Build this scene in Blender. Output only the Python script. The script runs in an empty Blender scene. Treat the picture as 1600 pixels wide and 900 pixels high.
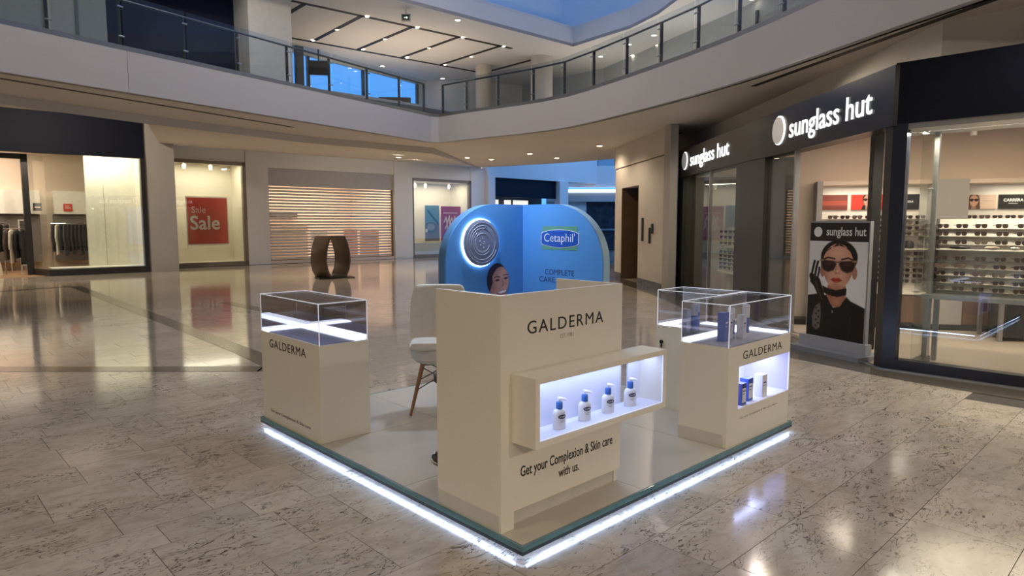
import bpy, bmesh, math, random
import numpy as np
from mathutils import Vector, Matrix
random.seed(7)
SC = bpy.context.scene
C = SC.collection
R = math.radians

# ---------------------------------------------------------------- camera, world, exposure
cam = bpy.data.cameras.new('camera'); camo = bpy.data.objects.new('camera', cam); C.objects.link(camo)
cam.sensor_width = 36.0; cam.lens = 1037.94 * 36 / 1600; cam.clip_start = .05; cam.clip_end = 300
camo.location = (-2.1068, -2.1433, 1.6); camo.rotation_euler = (math.pi/2 - .0964, 0.0007, .8101 - math.pi/2)
SC.camera = camo
w = bpy.data.worlds.new('dusk_sky'); SC.world = w; w.use_nodes = True
w.node_tree.nodes['Background'].inputs[0].default_value = (.09, .34, .90, 1)
w.node_tree.nodes['Background'].inputs[1].default_value = 1.75
vs = SC.view_settings; vs.view_transform = 'Standard'; vs.look = 'None'; vs.exposure = 0.0; vs.gamma = 1.0; vs.use_curve_mapping = False
SC.cycles.use_denoising = True; SC.cycles.max_bounces = 7; SC.cycles.diffuse_bounces = 3; SC.cycles.glossy_bounces = 4
SC.cycles.transparent_max_bounces = 14; SC.cycles.sample_clamp_indirect = 4.0; SC.cycles.caustics_reflective = False; SC.cycles.caustics_refractive = False

def area(name, loc, size, power, col=(1, .86, .68), rot=(0, 0, 0), size_y=None, spread=180):
    l = bpy.data.lights.new(name, 'AREA'); l.energy = power; l.color = col; l.size = size; l.spread = R(spread)
    if size_y: l.shape = 'RECTANGLE'; l.size_y = size_y
    else: l.shape = 'DISK'
    o = bpy.data.objects.new(name, l); C.objects.link(o); o.location = loc; o.rotation_euler = rot
    return o
def spot(name, loc, power, col=(1, .84, .64), angle=95, blend=.6, target=None, radius=.06):
    l = bpy.data.lights.new(name, 'SPOT'); l.energy = power; l.color = col; l.spot_size = R(angle); l.spot_blend = blend; l.shadow_soft_size = radius
    o = bpy.data.objects.new(name, l); C.objects.link(o); o.location = loc
    if target is not None: o.rotation_euler = (Vector(target) - Vector(loc)).to_track_quat('-Z', 'Y').to_euler()
    return o
WARM = (1, .83, .62); NEUT = (1, .93, .84); LED = (.62, .72, 1)
# lamps hung around the rim of the atrium roof
for k, (x, y) in enumerate([(-2, 7.5), (4.5, 8.5), (-4.5, 1), (8, 9), (-5, -6)]):
    area('roof_lamp_light', (x, y, 9.6), .4, 120, (1, .84, .62))

# ---------------------------------------------------------------- materials
MATS = {}
def mat(name, col, rough=.5, metal=0., var=.04, scale=8., bump=0., spec=.5, emit=None, es=0., coat=0., stretch=None):
    if name in MATS: return MATS[name]
    m = bpy.data.materials.new(name); m.use_nodes = True; nt = m.node_tree; b = nt.nodes['Principled BSDF']
    b.inputs['Roughness'].default_value = rough; b.inputs['Metallic'].default_value = metal
    b.inputs['Specular IOR Level'].default_value = spec; b.inputs['Coat Weight'].default_value = coat
    tc = nt.nodes.new('ShaderNodeTexCoord'); n = nt.nodes.new('ShaderNodeTexNoise'); n.inputs['Scale'].default_value = scale; n.inputs['Detail'].default_value = 3
    if stretch:
        mp = nt.nodes.new('ShaderNodeMapping'); mp.inputs['Scale'].default_value = stretch
        nt.links.new(tc.outputs['Object'], mp.inputs[0]); nt.links.new(mp.outputs[0], n.inputs['Vector'])
    else: nt.links.new(tc.outputs['Object'], n.inputs['Vector'])
    r = nt.nodes.new('ShaderNodeValToRGB'); c = Vector(col)
    r.color_ramp.elements[0].position = .3; r.color_ramp.elements[1].position = .7
    r.color_ramp.elements[0].color = (*[max(0, x*(1-var)) for x in c], 1); r.color_ramp.elements[1].color = (*[min(1, x*(1+var)) for x in c], 1)
    nt.links.new(n.outputs[0], r.inputs[0]); nt.links.new(r.outputs[0], b.inputs['Base Color'])
    if bump:
        bp = nt.nodes.new('ShaderNodeBump'); bp.inputs['Strength'].default_value = bump; bp.inputs['Distance'].default_value = .01
        nt.links.new(n.outputs[0], bp.inputs['Height']); nt.links.new(bp.outputs[0], b.inputs['Normal'])
    if emit: b.inputs['Emission Color'].default_value = (*emit, 1); b.inputs['Emission Strength'].default_value = es
    MATS[name] = m; return m
def glass(name, tint=(.96, .98, .98), refl=1.0, rough=.0, base=.02):
    m = bpy.data.materials.new(name); m.use_nodes = True; nt = m.node_tree; nt.nodes.clear()
    o = nt.nodes.new('ShaderNodeOutputMaterial'); mx = nt.nodes.new('ShaderNodeMixShader'); t = nt.nodes.new('ShaderNodeBsdfTransparent'); g = nt.nodes.new('ShaderNodeBsdfGlossy')
    f = nt.nodes.new('ShaderNodeLayerWeight'); f.inputs[0].default_value = .5
    pw = nt.nodes.new('ShaderNodeMath'); pw.operation = 'POWER'; pw.inputs[1].default_value = 4
    mu = nt.nodes.new('ShaderNodeMath'); mu.operation = 'MULTIPLY_ADD'; mu.inputs[1].default_value = .75*refl; mu.inputs[2].default_value = base + .045*refl; mu.use_clamp = True
    t.inputs[0].default_value = (*tint, 1); g.inputs[0].default_value = (1, 1, 1, 1); g.inputs['Roughness'].default_value = rough
    nt.links.new(f.outputs['Facing'], pw.inputs[0]); nt.links.new(pw.outputs[0], mu.inputs[0]); nt.links.new(mu.outputs[0], mx.inputs[0])
    nt.links.new(t.outputs[0], mx.inputs[1]); nt.links.new(g.outputs[0], mx.inputs[2]); nt.links.new(mx.outputs[0], o.inputs[0])
    MATS[name] = m; return m
def paintmat(name, rough=.45, spec=.4):
    m = bpy.data.materials.new(name); m.use_nodes = True; nt = m.node_tree; b = nt.nodes['Principled BSDF']
    a = nt.nodes.new('ShaderNodeAttribute'); a.attribute_name = 'Col'; nt.links.new(a.outputs['Color'], b.inputs['Base Color'])
    b.inputs['Roughness'].default_value = rough; b.inputs['Specular IOR Level'].default_value = spec
    MATS[name] = m; return m

KW = mat('kiosk_white', (.82, .785, .70), .35, var=.015, scale=3)
KD = mat('kiosk_deck', (.50, .465, .41), .28, var=.03, scale=2)
KE = mat('deck_edge_glass', (.10, .22, .26), .12, var=.1, scale=10)
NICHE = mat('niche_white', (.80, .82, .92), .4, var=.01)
INK = mat('black_print', (.015, .012, .012), .5)
GREYINK = mat('grey_print', (.34, .31, .27), .6)
LEDM = mat('led_strip', (.9, .93, 1), .4, emit=(.60, .74, 1), es=4.5)
LEDS = mat('led_soft', (.9, .93, 1), .4, emit=(.76, .84, 1), es=3.2)
DOWN = mat('downlight_lens', (1, .95, .85), .4, emit=(1, .88, .68), es=14)
WHITE = mat('plaster_white', (.74, .72, .69), .75, var=.02, scale=.6)
FASC = mat('fascia_white', (.60, .60, .635), .6, var=.02, scale=.5)
TAN = mat('soffit_plaster', (.76, .715, .66), .8, var=.02, scale=.5)
GREYW = mat('grey_pillar', (.42, .40, .38), .6, var=.03, scale=1)
BEIGE = mat('beige_wall', (.62, .56, .49), .6, var=.03, scale=1)
SLOT = mat('slot_black', (.02, .012, .01), .6)
NAVY = mat('navy_fascia', (.003, .005, .016), .6, var=.1, spec=.2)
DARK = mat('dark_bronze', (.022, .02, .02), .35, var=.1)
BRON = mat('bronze_frame', (.23, .19, .145), .4, var=.05)
STEEL = mat('brushed_steel', (.42, .42, .42), .35, .9, var=.05, scale=30)
DSTEEL = mat('dark_steel', (.09, .095, .10), .4, .8, var=.05)
CHROME = mat('chrome', (.8, .8, .8), .12, 1.)
CREAM = mat('store_cream', (.80, .74, .62), .7, var=.02, scale=1)
PEACH = mat('store_peach', (.80, .66, .54), .7, var=.02, scale=1)
STFL = mat('store_floor', (.52, .45, .37), .35, var=.05, scale=2)
WOOD = mat('leg_wood', (.28, .14, .07), .5, var=.25, scale=12, stretch=(1, 1, .1))
CAB = mat('cabinet_wood', (.16, .09, .055), .5, var=.2, scale=6, stretch=(6, 6, .5))
BLACKP = mat('black_plastic', (.015, .015, .017), .4)
FABRIC = mat('chair_fabric', (.62, .60, .57), .85, var=.04, scale=60, bump=.1)
RED = mat('poster_red', (.62, .06, .04), .5, var=.03)
PINKW = mat('poster_white', (.88, .78, .72), .5)
G_SHOP = glass('shop_glass', (.92, .94, .92), .55)
G_RAIL = glass('rail_glass', (.86, .90, .92), .6)
G_CASE = glass('case_glass', (.95, .96, 1), .5, base=.0)
G_DARKREFL = glass('dark_reflection_glass', (.45, .42, .42), 2.0, base=.30)  # dark tint put into the back panes in place of their dark reflection

def tile_mat(name, light, dark, vein, rough):
    m = bpy.data.materials.new(name); m.use_nodes = True; nt = m.node_tree; b = nt.nodes['Principled BSDF']; L = nt.links.new
    g = nt.nodes.new('ShaderNodeNewGeometry'); oi = nt.nodes.new('ShaderNodeObjectInfo')
    ad = nt.nodes.new('ShaderNodeMath'); ad.operation = 'ADD'; L(oi.outputs['Random'], ad.inputs[0]); L(g.outputs['Random Per Island'], ad.inputs[1])
    fr = nt.nodes.new('ShaderNodeMath'); fr.operation = 'FRACT'; L(ad.outputs[0], fr.inputs[0])
    off = nt.nodes.new('ShaderNodeVectorMath'); off.operation = 'MULTIPLY_ADD'; off.inputs[1].default_value = (1, 1, 1)
    cmb = nt.nodes.new('ShaderNodeCombineXYZ'); ml = nt.nodes.new('ShaderNodeMath'); ml.operation = 'MULTIPLY'; ml.inputs[1].default_value = 37.
    L(fr.outputs[0], ml.inputs[0]); L(ml.outputs[0], cmb.inputs[2]); L(g.outputs['Position'], off.inputs[0]); L(cmb.outputs[0], off.inputs[2])
    mp = nt.nodes.new('ShaderNodeMapping'); mp.inputs['Rotation'].default_value = (0, 0, R(28)); mp.inputs['Scale'].default_value = (1.0, 2.3, 1); L(off.outputs[0], mp.inputs[0])
    n1 = nt.nodes.new('ShaderNodeTexNoise'); n1.inputs['Scale'].default_value = 4.6; n1.inputs['Detail'].default_value = 8; n1.inputs['Roughness'].default_value = .68; n1.inputs['Distortion'].default_value = .8; L(mp.outputs[0], n1.inputs['Vector'])
    r1 = nt.nodes.new('ShaderNodeValToRGB'); e = r1.color_ramp.elements; e[0].position = .30; e[0].color = (*dark, 1); e[1].position = .55; e[1].color = (*light, 1); L(n1.outputs[0], r1.inputs[0])
    n2 = nt.nodes.new('ShaderNodeTexNoise'); n2.inputs['Scale'].default_value = 6; n2.inputs['Detail'].default_value = 3; n2.inputs['Roughness'].default_value = .55; n2.inputs['Distortion'].default_value = 1.1; L(mp.outputs[0], n2.inputs['Vector'])
    r2 = nt.nodes.new('ShaderNodeValToRGB'); e = r2.color_ramp.elements; e[0].position = .482; e[0].color = (0, 0, 0, 1); e[1].position = .496; e[1].color = (1, 1, 1, 1); x = e.new(.504); x.color = (1, 1, 1, 1); x = e.new(.518); x.color = (0, 0, 0, 1); L(n2.outputs[0], r2.inputs[0])
    n3 = nt.nodes.new('ShaderNodeTexNoise'); n3.inputs['Scale'].default_value = 2.2; n3.inputs['Detail'].default_value = 2; L(off.outputs[0], n3.inputs['Vector'])
    r3 = nt.nodes.new('ShaderNodeValToRGB'); r3.color_ramp.elements[0].position = .44; r3.color_ramp.elements[1].position = .56; L(n3.outputs[0], r3.inputs[0])
    mm = nt.nodes.new('ShaderNodeMath'); mm.operation = 'MULTIPLY'; L(r2.outputs[0], mm.inputs[0]); L(r3.outputs[0], mm.inputs[1])
    n4 = nt.nodes.new('ShaderNodeTexNoise'); n4.inputs['Scale'].default_value = 26; n4.inputs['Detail'].default_value = 2; n4.inputs['Distortion'].default_value = .6; L(mp.outputs[0], n4.inputs['Vector'])
    r4 = nt.nodes.new('ShaderNodeValToRGB'); r4.color_ramp.elements[0].position = .66; r4.color_ramp.elements[1].position = .72; L(n4.outputs[0], r4.inputs[0])
    m4 = nt.nodes.new('ShaderNodeMath'); m4.operation = 'MULTIPLY_ADD'; m4.inputs[1].default_value = .7; m4.use_clamp = True; L(r4.outputs[0], m4.inputs[0]); L(mm.outputs[0], m4.inputs[2])
    mx = nt.nodes.new('ShaderNodeMixRGB'); mx.inputs[2].default_value = (*vein, 1); L(m4.outputs[0], mx.inputs[0]); L(r1.outputs[0], mx.inputs[1])
    tv = nt.nodes.new('ShaderNodeMapRange'); tv.inputs[3].default_value = .86; tv.inputs[4].default_value = 1.08; L(fr.outputs[0], tv.inputs[0])
    mt = nt.nodes.new('ShaderNodeVectorMath'); mt.operation = 'SCALE'; L(mx.outputs[0], mt.inputs[0]); L(tv.outputs[0], mt.inputs['Scale'])
    L(mt.outputs[0], b.inputs['Base Color']); b.inputs['Roughness'].default_value = rough; b.inputs['Specular IOR Level'].default_value = .6
    MATS[name] = m; return m
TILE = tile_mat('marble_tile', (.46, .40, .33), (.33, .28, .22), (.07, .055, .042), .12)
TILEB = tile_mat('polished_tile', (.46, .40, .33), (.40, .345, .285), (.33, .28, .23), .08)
GRAN = mat('granite_strip', (.10, .085, .07), .15, var=.25, scale=40)
GROUT = mat('grout', (.07, .06, .052), .8)

# ---------------------------------------------------------------- mesh helpers
FR = {}
class MB:
    def __init__(s): s.v = []; s.f = []; s.m = []
    def add(s, vs, fs, mi=0):
        o = len(s.v); s.v += [tuple(map(float, p)) for p in vs]; s.f += [tuple(o+i for i in f) for f in fs]; s.m += [mi]*len(fs); return s
    def box(s, x0, x1, y0, y1, z0, z1, mi=0, ch=0.):
        if x0 > x1: x0, x1 = x1, x0
        if y0 > y1: y0, y1 = y1, y0
        if z0 > z1: z0, z1 = z1, z0
        return s.add([(x, y, z) for z in (z0, z1) for y in (y0, y1) for x in (x0, x1)], [(0, 2, 3, 1), (4, 5, 7, 6), (0, 1, 5, 4), (2, 6, 7, 3), (0, 4, 6, 2), (1, 3, 7, 5)], mi)
    def prism(s, poly, z0, z1, mi=0):
        n = len(poly); a = sum(poly[i][0]*poly[(i+1) % n][1]-poly[(i+1) % n][0]*poly[i][1] for i in range(n))
        if a < 0: poly = poly[::-1]
        return s.add([(x, y, z0) for x, y in poly]+[(x, y, z1) for x, y in poly], [tuple(range(n))[::-1], tuple(range(n, 2*n))]+[(i, (i+1) % n, n+(i+1) % n, n+i) for i in range(n)], mi)
    def extr(s, poly, axis, a, b, mi=0):
        # poly in the two other axes, extruded along axis from a to b
        f = {'x': lambda p, t: (t, p[0], p[1]), 'y': lambda p, t: (p[0], t, p[1]), 'z': lambda p, t: (p[0], p[1], t)}[axis]
        n = len(poly); ar = sum(poly[i][0]*poly[(i+1) % n][1]-poly[(i+1) % n][0]*poly[i][1] for i in range(n))
        if (ar < 0) != (axis == 'y'): poly = poly[::-1]
        if a > b: a, b = b, a
        return s.add([f(p, a) for p in poly]+[f(p, b) for p in poly], [tuple(range(n))[::-1], tuple(range(n, 2*n))]+[(i, (i+1) % n, n+(i+1) % n, n+i) for i in range(n)], mi)
    def cyl(s, cx, cy, z0, z1, r, n=20, mi=0, r2=None): return s.lathe(cx, cy, [(r, z0), (r if r2 is None else r2, z1)], n, mi)
    def lathe(s, cx, cy, prof, n=20, mi=0, cap=True, sx=1., sy=1.):
        vs = [(cx+r*sx*math.cos(2*math.pi*i/n), cy+r*sy*math.sin(2*math.pi*i/n), z) for r, z in prof for i in range(n)]
        fs = [(k*n+i, k*n+(i+1) % n, (k+1)*n+(i+1) % n, (k+1)*n+i) for k in range(len(prof)-1) for i in range(n)]
        if cap: fs += [tuple(range(n))[::-1], tuple((len(prof)-1)*n+i for i in range(n))]
        return s.add(vs, fs, mi)
    def tube(s, path, r, n=8, mi=0):
        rs = r if isinstance(r, (list, tuple)) else [r]*len(path); P = [Vector(p) for p in path]; vs = []
        for k, p in enumerate(P):
            t = (P[min(k+1, len(P)-1)]-P[max(k-1, 0)]).normalized(); a = Vector((0, 0, 1)) if abs(t.z) < .9 else Vector((1, 0, 0))
            u = t.cross(a).normalized(); v = t.cross(u)
            vs += [p+u*rs[k]*math.cos(2*math.pi*i/n)+v*rs[k]*math.sin(2*math.pi*i/n) for i in range(n)]
        m = len(P); return s.add(vs, [(k*n+i, k*n+(i+1) % n, (k+1)*n+(i+1) % n, (k+1)*n+i) for k in range(m-1) for i in range(n)]+[tuple(range(n))[::-1], tuple((m-1)*n+i for i in range(n))], mi)
    def quad(s, a, b, c, d, mi=0): return s.add([a, b, c, d], [(0, 1, 2, 3)], mi)
    def xf(s, M): s.v = [tuple(M @ Vector(p)) for p in s.v]; return s
    def build(s, name, m, parent=None, world=True, smooth=False, bevel=0., loc=None, rotz=0.):
        me = bpy.data.meshes.new(name); vs = s.v
        if parent is not None and world:
            l, rz = FR[parent.name]; c, sn = math.cos(-rz), math.sin(-rz)
            vs = [((x-l[0])*c-(y-l[1])*sn, (x-l[0])*sn+(y-l[1])*c, z-l[2]) for x, y, z in vs]
        me.from_pydata(vs, [], s.f)
        for q in (m if isinstance(m, (list, tuple)) else [m]): me.materials.append(q)
        me.polygons.foreach_set('material_index', s.m)
        if bevel or smooth:
            bm = bmesh.new(); bm.from_mesh(me); bmesh.ops.recalc_face_normals(bm, faces=bm.faces[:])
            if bevel:
                ed = [e for e in bm.edges if len(e.link_faces) == 2 and e.calc_face_angle(0) > .6]
                bmesh.ops.bevel(bm, geom=ed, offset=bevel, segments=2, affect='EDGES', profile=.6)
            bm.to_mesh(me); bm.free()
            if smooth:
                me.polygons.foreach_set('use_smooth', [True]*len(me.polygons))
                try: me.set_sharp_from_angle(angle=R(40))
                except Exception: pass
        o = bpy.data.objects.new(name, me); C.objects.link(o)
        if parent is not None: o.parent = parent; FR[o.name] = FR[parent.name]
        else:
            FR[o.name] = ((0, 0, 0), 0.)
            if loc is not None: o.location = loc; o.rotation_euler = (0, 0, rotz); FR[o.name] = (tuple(loc), rotz)
        return o
def B(*a, **k): return MB().box(*a, **k)
def thing(name, label, cat, loc=(0, 0, 0), rotz=0., group=None, kind=None):
    o = bpy.data.objects.new(name, None); C.objects.link(o); o.location = loc; o.rotation_euler = (0, 0, rotz); o.empty_display_size = .1
    FR[o.name] = (tuple(loc), rotz)
    return tag(o, label, cat, group, kind)
def tag(o, label=None, cat=None, group=None, kind=None):
    if label: o['label'] = label
    if cat: o['category'] = cat
    if group: o['group'] = group
    if kind: o['kind'] = kind
    return o
def struct(name, loc=(0, 0, 0), rotz=0., label=None, cat=None): return thing(name, label, cat, loc, rotz, None, 'structure')
def S(o, label=None, cat=None): return tag(o, label, cat, None, 'structure')
def local(mb, o):  # vertices already in the parent's frame
    return mb
_W = {}
def text_mesh(s, size, off=0., ext=0., xs=1., align='CENTER', spacing=1.):
    cu = bpy.data.curves.new('txt', 'FONT'); cu.body = s; cu.size = size; cu.offset = off; cu.extrude = ext; cu.align_x = align; cu.align_y = 'CENTER'; cu.resolution_u = 3; cu.space_character = spacing
    ob = bpy.data.objects.new('txt', cu); C.objects.link(ob); dg = bpy.context.evaluated_depsgraph_get(); ev = ob.evaluated_get(dg)
    me = bpy.data.meshes.new_from_object(ev, depsgraph=dg); bpy.data.objects.remove(ob); bpy.data.curves.remove(cu)
    for v in me.vertices: v.co.x *= xs
    return me
def text(name, s, size, m, parent, pos, right, up, off=0., ext=.0006, xs=1., align='CENTER', spacing=1., italic=0.):
    """flat lettering at world pos; right/up are world unit vectors"""
    me = text_mesh(s, size, off, ext, xs, align, spacing)
    if italic:
        for v in me.vertices: v.co.x += v.co.y*italic
    r = Vector(right).normalized(); u = Vector(up).normalized(); n = r.cross(u)
    M = Matrix((( r.x, u.x, n.x, pos[0]), (r.y, u.y, n.y, pos[1]), (r.z, u.z, n.z, pos[2]), (0, 0, 0, 1)))
    me.transform(M)
    l, rz = FR[parent.name]; me.transform(Matrix.Rotation(-rz, 4, 'Z') @ Matrix.Translation(-Vector(l)))
    me.materials.clear(); me.materials.append(m); me.name = name
    o = bpy.data.objects.new(name, me); C.objects.link(o); o.parent = parent; FR[o.name] = FR[parent.name]; return o
def letters(s, size, m, parent, pos, right, up, off=0., ext=.01, xs=1., spacing=1., width=None):
    """each letter an object of its own; pos is the left end of the base line's middle"""
    def wid(t):
        me = text_mesh(t, size, off, 0, xs, 'LEFT', spacing); x = max((v.co.x for v in me.vertices), default=0); bpy.data.meshes.remove(me); return x
    r = Vector(right).normalized(); p = Vector(pos); full = wid(s); k = 1. if width is None else width/full; cx = []
    for i, ch in enumerate(s):
        if ch == ' ': continue
        x = wid(s[:i+1]) - wid(ch)
        text('letter', ch, size, m, parent, p + r*x*k, right, up, off, ext, xs*k, 'LEFT', spacing)

# ---- pictures: a small grid of vertex colours on a flat sheet
def srgb(c): return tuple((x/255/12.92 if x/255 <= .04045 else ((x/255+.055)/1.055)**2.4) for x in c)
class Pic:
    def __init__(s, nx, ny, bg, x0=0, x1=1, y0=0, y1=1):
        s.nx, s.ny = nx, ny; s.X, s.Y = np.meshgrid(np.linspace(x0, x1, nx), np.linspace(y0, y1, ny)); s.img = np.zeros((ny, nx, 3)) + np.array(srgb(bg))
        s.px = (x1-x0)/nx; s.clip = None
    def put(s, m, col):
        m = np.clip(m, 0, 1)
        if s.clip is not None: m = m*s.clip
        m = m[..., None]; s.img = s.img*(1-m) + np.array(srgb(col))*m; return s
    def ell(s, cx, cy, rx, ry, col, soft=.08, rot=0., a=1.):
        dx, dy = s.X-cx, s.Y-cy; c, n = math.cos(rot), math.sin(rot); u, v = dx*c+dy*n, -dx*n+dy*c
        d = np.sqrt((u/rx)**2+(v/ry)**2); return s.put(a*np.clip((1-d)/max(soft, 1e-3)+(.5 if soft < .5 else 0), 0, 1), col)
    def poly(s, P, col, a=1.):
        ins = np.zeros(s.X.shape, bool); n = len(P)
        for i in range(n):
            (x1, y1), (x2, y2) = P[i], P[(i+1) % n]
            if y1 == y2: continue
            c = ((y1 > s.Y) != (y2 > s.Y)) & (s.X < (x2-x1)*(s.Y-y1)/(y2-y1)+x1); ins ^= c
        m = ins.astype(float); k = m.copy(); k[1:-1, 1:-1] = (m[1:-1, 1:-1]*2+m[:-2, 1:-1]+m[2:, 1:-1]+m[1:-1, :-2]+m[1:-1, 2:])/6
        return s.put(a*k, col)
    def rect(s, x0, x1, y0, y1, col, a=1.): return s.put(a*((s.X >= x0) & (s.X <= x1) & (s.Y >= y0) & (s.Y <= y1)).astype(float), col)
    def line(s, P, wd, col, a=1.):
        d = np.full(s.X.shape, 1e9)
        for (x1, y1), (x2, y2) in zip(P[:-1], P[1:]):
            L2 = (x2-x1)**2+(y2-y1)**2+1e-12; t = np.clip(((s.X-x1)*(x2-x1)+(s.Y-y1)*(y2-y1))/L2, 0, 1)
            d = np.minimum(d, np.hypot(s.X-x1-t*(x2-x1), s.Y-y1-t*(y2-y1)))
        return s.put(a*np.clip((wd/2-d)/(abs(s.px)*1.2)+.5, 0, 1), col)
    def mesh(s, name, m, parent, o, r, u, keep=None):
        """o: world corner (lower left), r and u: world vectors spanning the sheet"""
        o, r, u = Vector(o), Vector(r), Vector(u); l, rz = FR[parent.name]; Mi = Matrix.Rotation(-rz, 4, 'Z') @ Matrix.Translation(-Vector(l))
        vs = [Mi @ (o+r*(i/(s.nx-1))+u*(j/(s.ny-1))) for j in range(s.ny) for i in range(s.nx)]
        fs = [(j*s.nx+i, j*s.nx+i+1, (j+1)*s.nx+i+1, (j+1)*s.nx+i) for j in range(s.ny-1) for i in range(s.nx-1) if keep is None or keep[j, i]]
        me = bpy.data.meshes.new(name); me.from_pydata(vs, [], fs)
        at = me.color_attributes.new('Col', 'FLOAT_COLOR', 'POINT'); c = np.ones((s.ny*s.nx, 4), np.float32); c[:, :3] = s.img.reshape(-1, 3); at.data.foreach_set('color', c.ravel())
        me.materials.append(m); ob = bpy.data.objects.new(name, me); C.objects.link(ob); ob.parent = parent; FR[ob.name] = FR[parent.name]; return ob
PRINT = paintmat('printed_sheet', .35)
# ---------------------------------------------------------------- floor
def project(x, y, z=0.):
    p = camo.rotation_euler.to_matrix().transposed() @ (Vector((x, y, z)) - camo.location)
    if p.z > -.2: return None
    return 800 + 1037.94*p.x/-p.z, 450 - 1037.94*p.y/-p.z
floor = S(B(-14, 44, -12, 46, -.2, -.004).build('floor', GROUT), 'pale marble tile floor of the mall hall', 'floor')
rows = [-1.61, -1.12, -.68, -.28, .11, .36, .87, 1.37, 1.63, 2.04, 2.56, 2.95]
pat = [.48, .40, .26, .51, .41, .5, .38]
k = 0
while rows[0] > -9: rows.insert(0, rows[0]-pat[k % 7]); k += 1
k = 0
while rows[-1] < 33: rows.append(rows[-1]+pat[k % 7]*(1. if rows[-1] < 12 else 1.9)); k += 1
rnd = random.Random(11); tiles = []
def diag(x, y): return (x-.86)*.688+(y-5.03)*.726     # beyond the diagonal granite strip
for j in range(len(rows)-1):
    y0, y1 = rows[j], rows[j+1]; x = -11+rnd.random()*.6; xe = 34
    while x < xe:
        L = rnd.choice([.34, .45, .52, .62, .75, .9]) if y1-y0 < .6 else rnd.choice([.9, 1.2, 1.5])
        cx, cy = x+L/2, (y0+y1)/2
        q = project(cx, cy)
        if not (x > .1 and x+L < 2.8 and y0 > .1 and y1 < 2.85) and cy < 23.6 and (cx-5.91)*.741-(cy-.3)*.672 < .3 and not (cx > 6.1 and cy < .2):
            a = project(x, y0); b = project(x+L, y1); c = project(x, y1); d = project(x+L, y0)
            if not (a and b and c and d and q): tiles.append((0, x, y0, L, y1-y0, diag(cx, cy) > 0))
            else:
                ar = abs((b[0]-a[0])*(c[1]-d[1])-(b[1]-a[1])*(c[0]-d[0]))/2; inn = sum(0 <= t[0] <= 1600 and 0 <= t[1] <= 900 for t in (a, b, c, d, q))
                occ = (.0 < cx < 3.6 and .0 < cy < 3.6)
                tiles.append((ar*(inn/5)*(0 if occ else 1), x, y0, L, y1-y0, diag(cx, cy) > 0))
        x += L
tiles.sort(reverse=True)
def tile_mesh(m):
    b = .012; mb = MB(); mb.add([(0, 0, -.6), (1, 0, -.6), (1, 1, -.6), (0, 1, -.6), (0, 0, 0), (1, 0, 0), (1, 1, 0), (0, 1, 0)],
        [(0, 1, 5, 4), (1, 2, 6, 5), (2, 3, 7, 6), (3, 0, 4, 7), (4, 5, 6, 7)])
    o = mb.build('tile', m); me = o.data; bpy.data.objects.remove(o); return me
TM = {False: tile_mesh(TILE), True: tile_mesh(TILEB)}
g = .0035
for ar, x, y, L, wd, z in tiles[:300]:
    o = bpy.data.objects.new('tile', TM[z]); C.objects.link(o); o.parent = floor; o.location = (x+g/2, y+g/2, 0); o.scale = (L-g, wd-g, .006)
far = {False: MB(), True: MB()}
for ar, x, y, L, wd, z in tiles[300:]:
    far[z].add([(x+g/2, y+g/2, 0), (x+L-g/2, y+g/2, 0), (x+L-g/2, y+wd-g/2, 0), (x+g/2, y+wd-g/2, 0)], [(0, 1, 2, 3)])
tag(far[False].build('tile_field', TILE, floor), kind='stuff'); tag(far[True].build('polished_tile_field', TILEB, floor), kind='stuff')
for nm, poly in [('granite_strip', [(-8, 13.58), (-8, 13.25), (.80, 4.91), (.95, 5.12)]), ('granite_strip', [(.78, 4.93), (1.22, 4.7), (1.27, 6.09), (1.62, 18), (1.36, 18), (1.02, 6.2), (.93, 5.12)]),
                 ('granite_strip', [(2.85, 11.7), (3.1, 11.7), (3.2, 7.5), (2.95, 7.5)]), ('granite_strip', [(-.2, 17.5), (1.36, 17.9), (1.36, 18.2), (-.2, 17.8)]),
                 ('granite_border', [(5.32, -7), (5.34, -.6), (5.42, .13), (5.71, 1.22), (10.75, 6.75), (12.6, 9.2), (13.9, 10.6), (14.1, 10.3), (11.3, 6.7), (11.55, 6.5), (5.93, .3), (5.93, -7)])]:
    MB().prism(poly, -.003, .0025).build(nm, GRAN, floor)
S(MB().prism([(5.80, -7), (5.80, .32), (11.45, 6.6), (11.5, 6.55), (5.85, .3), (5.85, -7)], .0026, .012).build('trim_1', STEEL), 'thin metal trim at the foot of the sunglasses shop', 'trim')

# ---------------------------------------------------------------- upper slab
ZT, ZB, ZS = 4.61, 3.84, 3.67
FL = [(-12, 7.36), (-.6, 10.34), (9.10, 12.86)]
FRt = [(9.32, 12.80), (9.40, 11.84), (9.54, 10.9), (9.68, 10.0), (9.74, 9.2), (9.70, 8.4), (9.49, 7.55), (9.14, 6.42), (8.79, 5.38), (8.43, 4.4), (8.02, 3.41), (7.58, 2.5), (7.12, 1.65), (6.55, .65), (5.95, -.5), (5.2, -2.1), (4.4, -4), (3.3, -7)]
def offs(P, d):
    out = []
    for i, p in enumerate(P):
        a = Vector(P[max(i-1, 0)]); b = Vector(P[min(i+1, len(P)-1)]); t = (b-a).normalized(); out.append((p[0]-t.y*d, p[1]+t.x*d))
    return out
def band(mb, P, d, z0, z1):
    Q = offs(P, d)
    for i in range(len(P)-1): mb.prism([P[i], P[i+1], Q[i+1], Q[i]], z0, z1)
    return mb
slab = struct('balcony_slab', label='white curved balcony slab of the upper floor', cat='balcony')
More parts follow.
